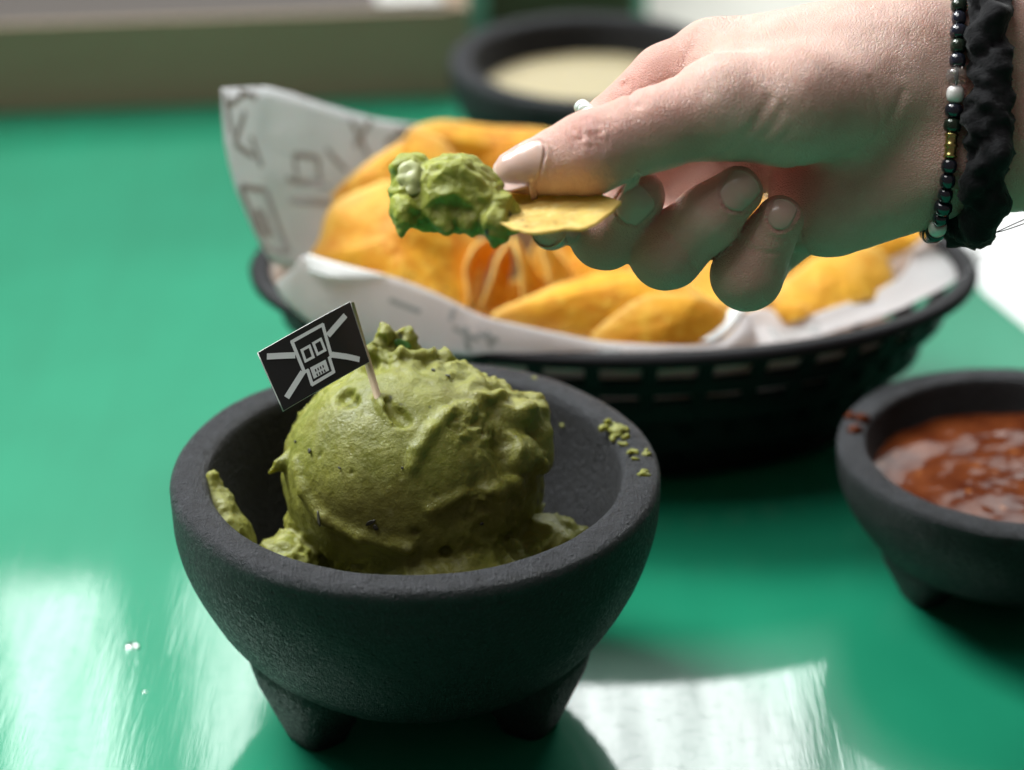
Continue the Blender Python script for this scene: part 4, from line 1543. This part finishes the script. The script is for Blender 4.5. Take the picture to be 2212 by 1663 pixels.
def wristband():
    P, Nn = wrist_loop((2102, 215), 65.9, 0.03, 150, 0.36)
    n, m = 150, 36
    ax = RT
    v = []
    for k in range(n):
        T = np.roll(P, -1, 0)[k] - P[k - 1]
        T /= np.linalg.norm(T)
        B = np.cross(T, Nn[k])
        B /= np.linalg.norm(B)
        Nk = np.cross(B, T)
        for q in range(m):
            a = 2 * math.pi * q / m
            v.append(P[k] + B * math.cos(a) * 0.53 + Nk * math.sin(a) * 0.38)
    v = np.array(v)
    F = gridf(n, m, True, True)
    nn = vnormals(v, F)
    tw = np.repeat(np.arange(n), m) / n * 2 * math.pi
    aa = np.tile(np.arange(m), n) / m * 2 * math.pi
    if (nn[0] @ (v[0] - P[0])) < 0:
        nn = -nn
    plait = np.abs(np.sin(7 * tw + aa * 1.0)) ** 0.6
    d = 0.13 * (plait - 0.7) + 0.34 * fbm(v * 1.2, 3, 4) + 0.22 * (ridged(v * np.array([1.0, 1.0, 1.9]), 3, 8) - 1)
    v = v + nn * d[:, None]
    o = mk("fabric_wristband", v, F, M_FABRIC, loc=P.mean(0))
    tag(o, "black gathered fabric band tied round the wrist beside the beads", "wristband")
    # knot below
    k1 = [(atd(2000, 482, 65.6), atd(2050, 470, 65.4), 0.22, 0.34), (atd(2050, 470, 65.4), atd(2100, 470, 65.2), 0.34, 0.42), (atd(2100, 470, 65.2), atd(2140, 455, 65.4), 0.42, 0.26), (atd(2085, 485, 65.0), atd(2105, 492, 65.0), 0.25, 0.2)]
    blob("knot", k1, 3, 0.05, M_FABRIC, o)
    for dy, end in ((0, 468), (6, 478)):
        pts = [atd(2090, 498, 65.0), atd(2120, 502 + dy * .3, 65), atd(2150, 501 + dy * .2, 65), atd(2180, 488 + dy, 65), atd(2225, end, 65)]
        vv, ff = tube(catmull(pts, 30), 0.014, 6)
        mk("loose_thread", vv, ff, M_FABRIC, o)


wristband()


# ------------------------------------------------------------------ held chip with guacamole
_a, _b, _c = atd(870, 455, 62.2), atd(1340, 441, 61.7), atd(1150, 420, 62.7)
HN = np.cross(_b - _a, _c - _a)
HN /= np.linalg.norm(HN)


def on_plane(px, py):
    r = ray(px, py)
    return CAM + r * (((_a - CAM) @ HN) / (r @ HN))


HC = [on_plane(*p) for p in ((880, 445), (935, 455), (1015, 464), (1085, 486), (1145, 503), (1205, 501), (1262, 495), (1300, 474), (1326, 453), (1341, 440), (1328, 434),
                             (1296, 421), (1240, 404), (1120, 396), (980, 410), (900, 430))]
hc = chip("dipped_chip", HC, (0, 0.05, -0.16), M_CHIPY, seed=77, thick=0.065, amp=0.035, ns=30, nt=180, freq=2.4, curl=0.0, blister=0.05, fold=0.0)
tag(hc, "yellow corn chip pinched between thumb and fingers, loaded with guacamole", "tortilla chip")


def build_dollop():
    pts = [(atd(890, 400, 62.3), atd(985, 415, 62.1), 0.42, 0.78), (atd(985, 415, 62.1), atd(1060, 455, 61.9), 0.80, 0.52), (atd(930, 450, 62.0), atd(1085, 475, 61.7), 0.5, 0.32),
           (atd(884, 372, 62.3), atd(890, 440, 62.2), 0.40, 0.50), (atd(868, 356, 62.4), atd(900, 352, 62.4), 0.17, 0.17), (atd(985, 375, 62.3), atd(1040, 405, 62.2), 0.38, 0.42), (atd(872, 460, 61.7), atd(871, 512, 61.6), 0.32, 0.10), (atd(1075, 488, 61.3), atd(1069, 528, 61.3), 0.34, 0.08),
           (atd(1080, 465, 61.7), atd(1108, 480, 61.6), 0.34, 0.22), (atd(960, 470, 61.6), atd(965, 494, 61.5), .25, .1), (atd(1010, 480, 61.4), atd(1012, 496, 61.3), .2, .06)]
    pts = [(np.asarray(a), np.asarray(b), ra, rb) for a, b, ra, rb in pts]

    def f(P):
        d = None
        for a, b, ra, rb in pts:
            q = cone(P, a, b, ra, rb)
            d = q if d is None else smin(d, q, 0.2)
        return d
    al = np.array([p for a, b, _, _ in pts for p in (a, b)])
    v, F = polymesh(f, al.min(0) - 1.1, al.max(0) + 1.1, 0.04)
    v = relax(v, F, 1)
    n = vnormals(v, F)
    w = v + np.stack([fbm(v * 0.9 + 5 * k, 2, 60 + k) for k in range(3)], 1) * 0.35
    d = 0.20 * (ridged(w * 1.1, 2, 12) - 0.72) + 0.04 * (0.5 - worley(v * 1.8, 9)) + 0.022 * fbm(v * 6, 3, 15)
    v = relax(v + n * d[:, None], F, 3)
    n = vnormals(v, F)
    v = v + n * (0.035 * (np.abs(perlin(v * 3.2, 44)) * 2 - 0.5) + 0.012 * fbm(v * 8, 2, 15))[:, None]
    o = mk("guacamole_dollop", v, F, M_GUACF)
    tag(o, "lumpy green guacamole dollop on the chip held by the hand", "guacamole dollop")
    patch("onion_piece", 893, 386, 0.62, 0.92, 0.35, M_ONION, o, f, 0.0, 0.22, 13, seed=4, rag=0.12)


build_dollop()


# ------------------------------------------------------------------ background
def build_background():
    root = empty("shallow_box", (-12, 54, 0), "long low brown box with a pale right end at the back left of the table", "box")
    wood = NT("painted_wood")
    g = wood.noise(1.0, 4, 0.6, wood.mapped((8, 60, 60)))
    wood.set(col=wood.mix(g, (0.38, 0.27, 0.18), (0.46, 0.34, 0.235)), rough=0.5)
    A, B = atz(-400, 262, 0), atz(1000, 205, 0)
    ax = (B - A) / np.linalg.norm(B - A)
    nr = np.array([-ax[1], ax[0], 0])
    Ln = np.linalg.norm(B - A)
    R = np.stack([ax, nr, [0, 0, 1]], 1)
    mid = (A + B) / 2

    def bx(name, along, depth0, depth1, z0, z1, mat, w=0.08):
        c = A + ax * (along[0] + along[1]) / 2 + nr * (depth0 + depth1) / 2 + np.array([0, 0, (z0 + z1) / 2])
        o = mk(name, *box(c, (along[1] - along[0], depth1 - depth0, z1 - z0), R), mat, root, smooth=False)
        return bevel(o, w)
    bx("front_board", (0, Ln - 0.6), 0, 0.35, 0, 4.0, wood.m)
    bx("end_board", (Ln - 0.597, Ln + 0.3), -0.02, 24, 0, 4.1, wood.m)
    bx("back_board", (0, Ln - 0.6), 23.2, 24, 0, 4.0, wood.m)
    bx("floor_board", (0, Ln - 0.6), 0.353, 23.197, 0.2, 3.92, simple("dark_board", (0.10, 0.085, 0.075), 0.6))
    c = A + ax * (Ln - 2.2) + nr * 7.0 + np.array([0, 0, 4.0])
    o = mk("paper_card", *box(c, (2.9, 12, 0.1), R), simple("white_card", (0.80, 0.80, 0.76), 0.5), smooth=False)
    tag(o, "white card lying in the right end of the wooden box", "card", "white papers on the far table")
    ob = empty("olive_box", (8, 60, 0), "dark olive box standing behind the far sauce bowl", "box")
    ol = simple("olive_board", (0.085, 0.095, 0.05), 0.55)
    C0 = atz(1052, 60, 0)
    C1 = atz(1372, 60, 0)
    o = mk("body", *box(((C0[0] + C1[0]) / 2, C0[1] + 4, 3.2), (C1[0] - C0[0], 8, 6.4)), ol, ob, smooth=False)
    bevel(o, 0.2)
    o = mk("lid", *box(((C0[0] + C1[0]) / 2, C0[1] + 4, 6.75), (C1[0] - C0[0] + 0.3, 8.3, 0.7)), ol, ob, smooth=False)
    bevel(o, 0.15)
    # paper at the right; far sheet added in place of window reflection
    def sheet(pts, label, col, z=0.03):
        P = np.array([atz(x, y, z) for x, y in pts])
        o = mk("pale_sheet", P, [tuple(range(len(P)))], simple("pale_paper", col, 0.45), smooth=False)
        solid(o, 0.05, 1)
        tag(o, label, "menu", "white papers on the far table")
    sheet([(2050, 470), (2030, 400), (2600, 300), (2700, 640), (2330, 800), (2120, 628)], "bright white paper sheet on the table right of the basket", (0.85, 0.86, 0.86))
    sheet([(1395, 75), (1400, -60), (2150, -60), (2150, 60)], "added cream sheet in place of the window reflection on the table beyond the hand", (0.82, 0.82, 0.74))


build_background()

# water drops on the table
for k, (px, py, r) in enumerate(((285, 1398, 0.22), (312, 1495, 0.07))):
    p = atz(px, py, 0)
    th = np.linspace(0, 2 * np.pi, 24, endpoint=False)
    rows = [np.stack([np.cos(th) * r * a, np.sin(th) * r * a, np.full(24, r * z)], 1) for a, z in ((1, 0.005), (.93, .16), (.75, .3), (.45, .39), (.05, .42))]
    v = np.concatenate(rows) + p
    tag(mk("water_drop", v, gridf(5, 24, False, True), NT("water").set(col=(1, 1, 1), rough=0.02, trans=1.0, ior=1.33).m),
        "round clear water drop on the green table left of the bowl" if k == 0 else "tiny clear water drop on the table below the larger drop", "water drop")

# salsa splashes on the rim of the small bowl
for k, (px, py, r) in enumerate(((1838, 900, .16), (1862, 905, .2), (1845, 930, .2))):
    p = atz(px, py, 4.52)
    o = blob("salsa_splash", [(p, p + np.array([r * .8, r * .4, -0.03]), r * .8, r * .6), (p + np.array([-r * .5, 0, -0.02]), p, r * .5, r * .6)], 40 + k, 0.03, M_SALSA, h=0.05)
    tag(o, ["upper left salsa splash on the rim of the small bowl", "salsa splash at the inner edge of the small bowl's rim", "lowest of three salsa splashes on the small bowl's left rim"][k], "salsa splash", "salsa splashes on the rim")
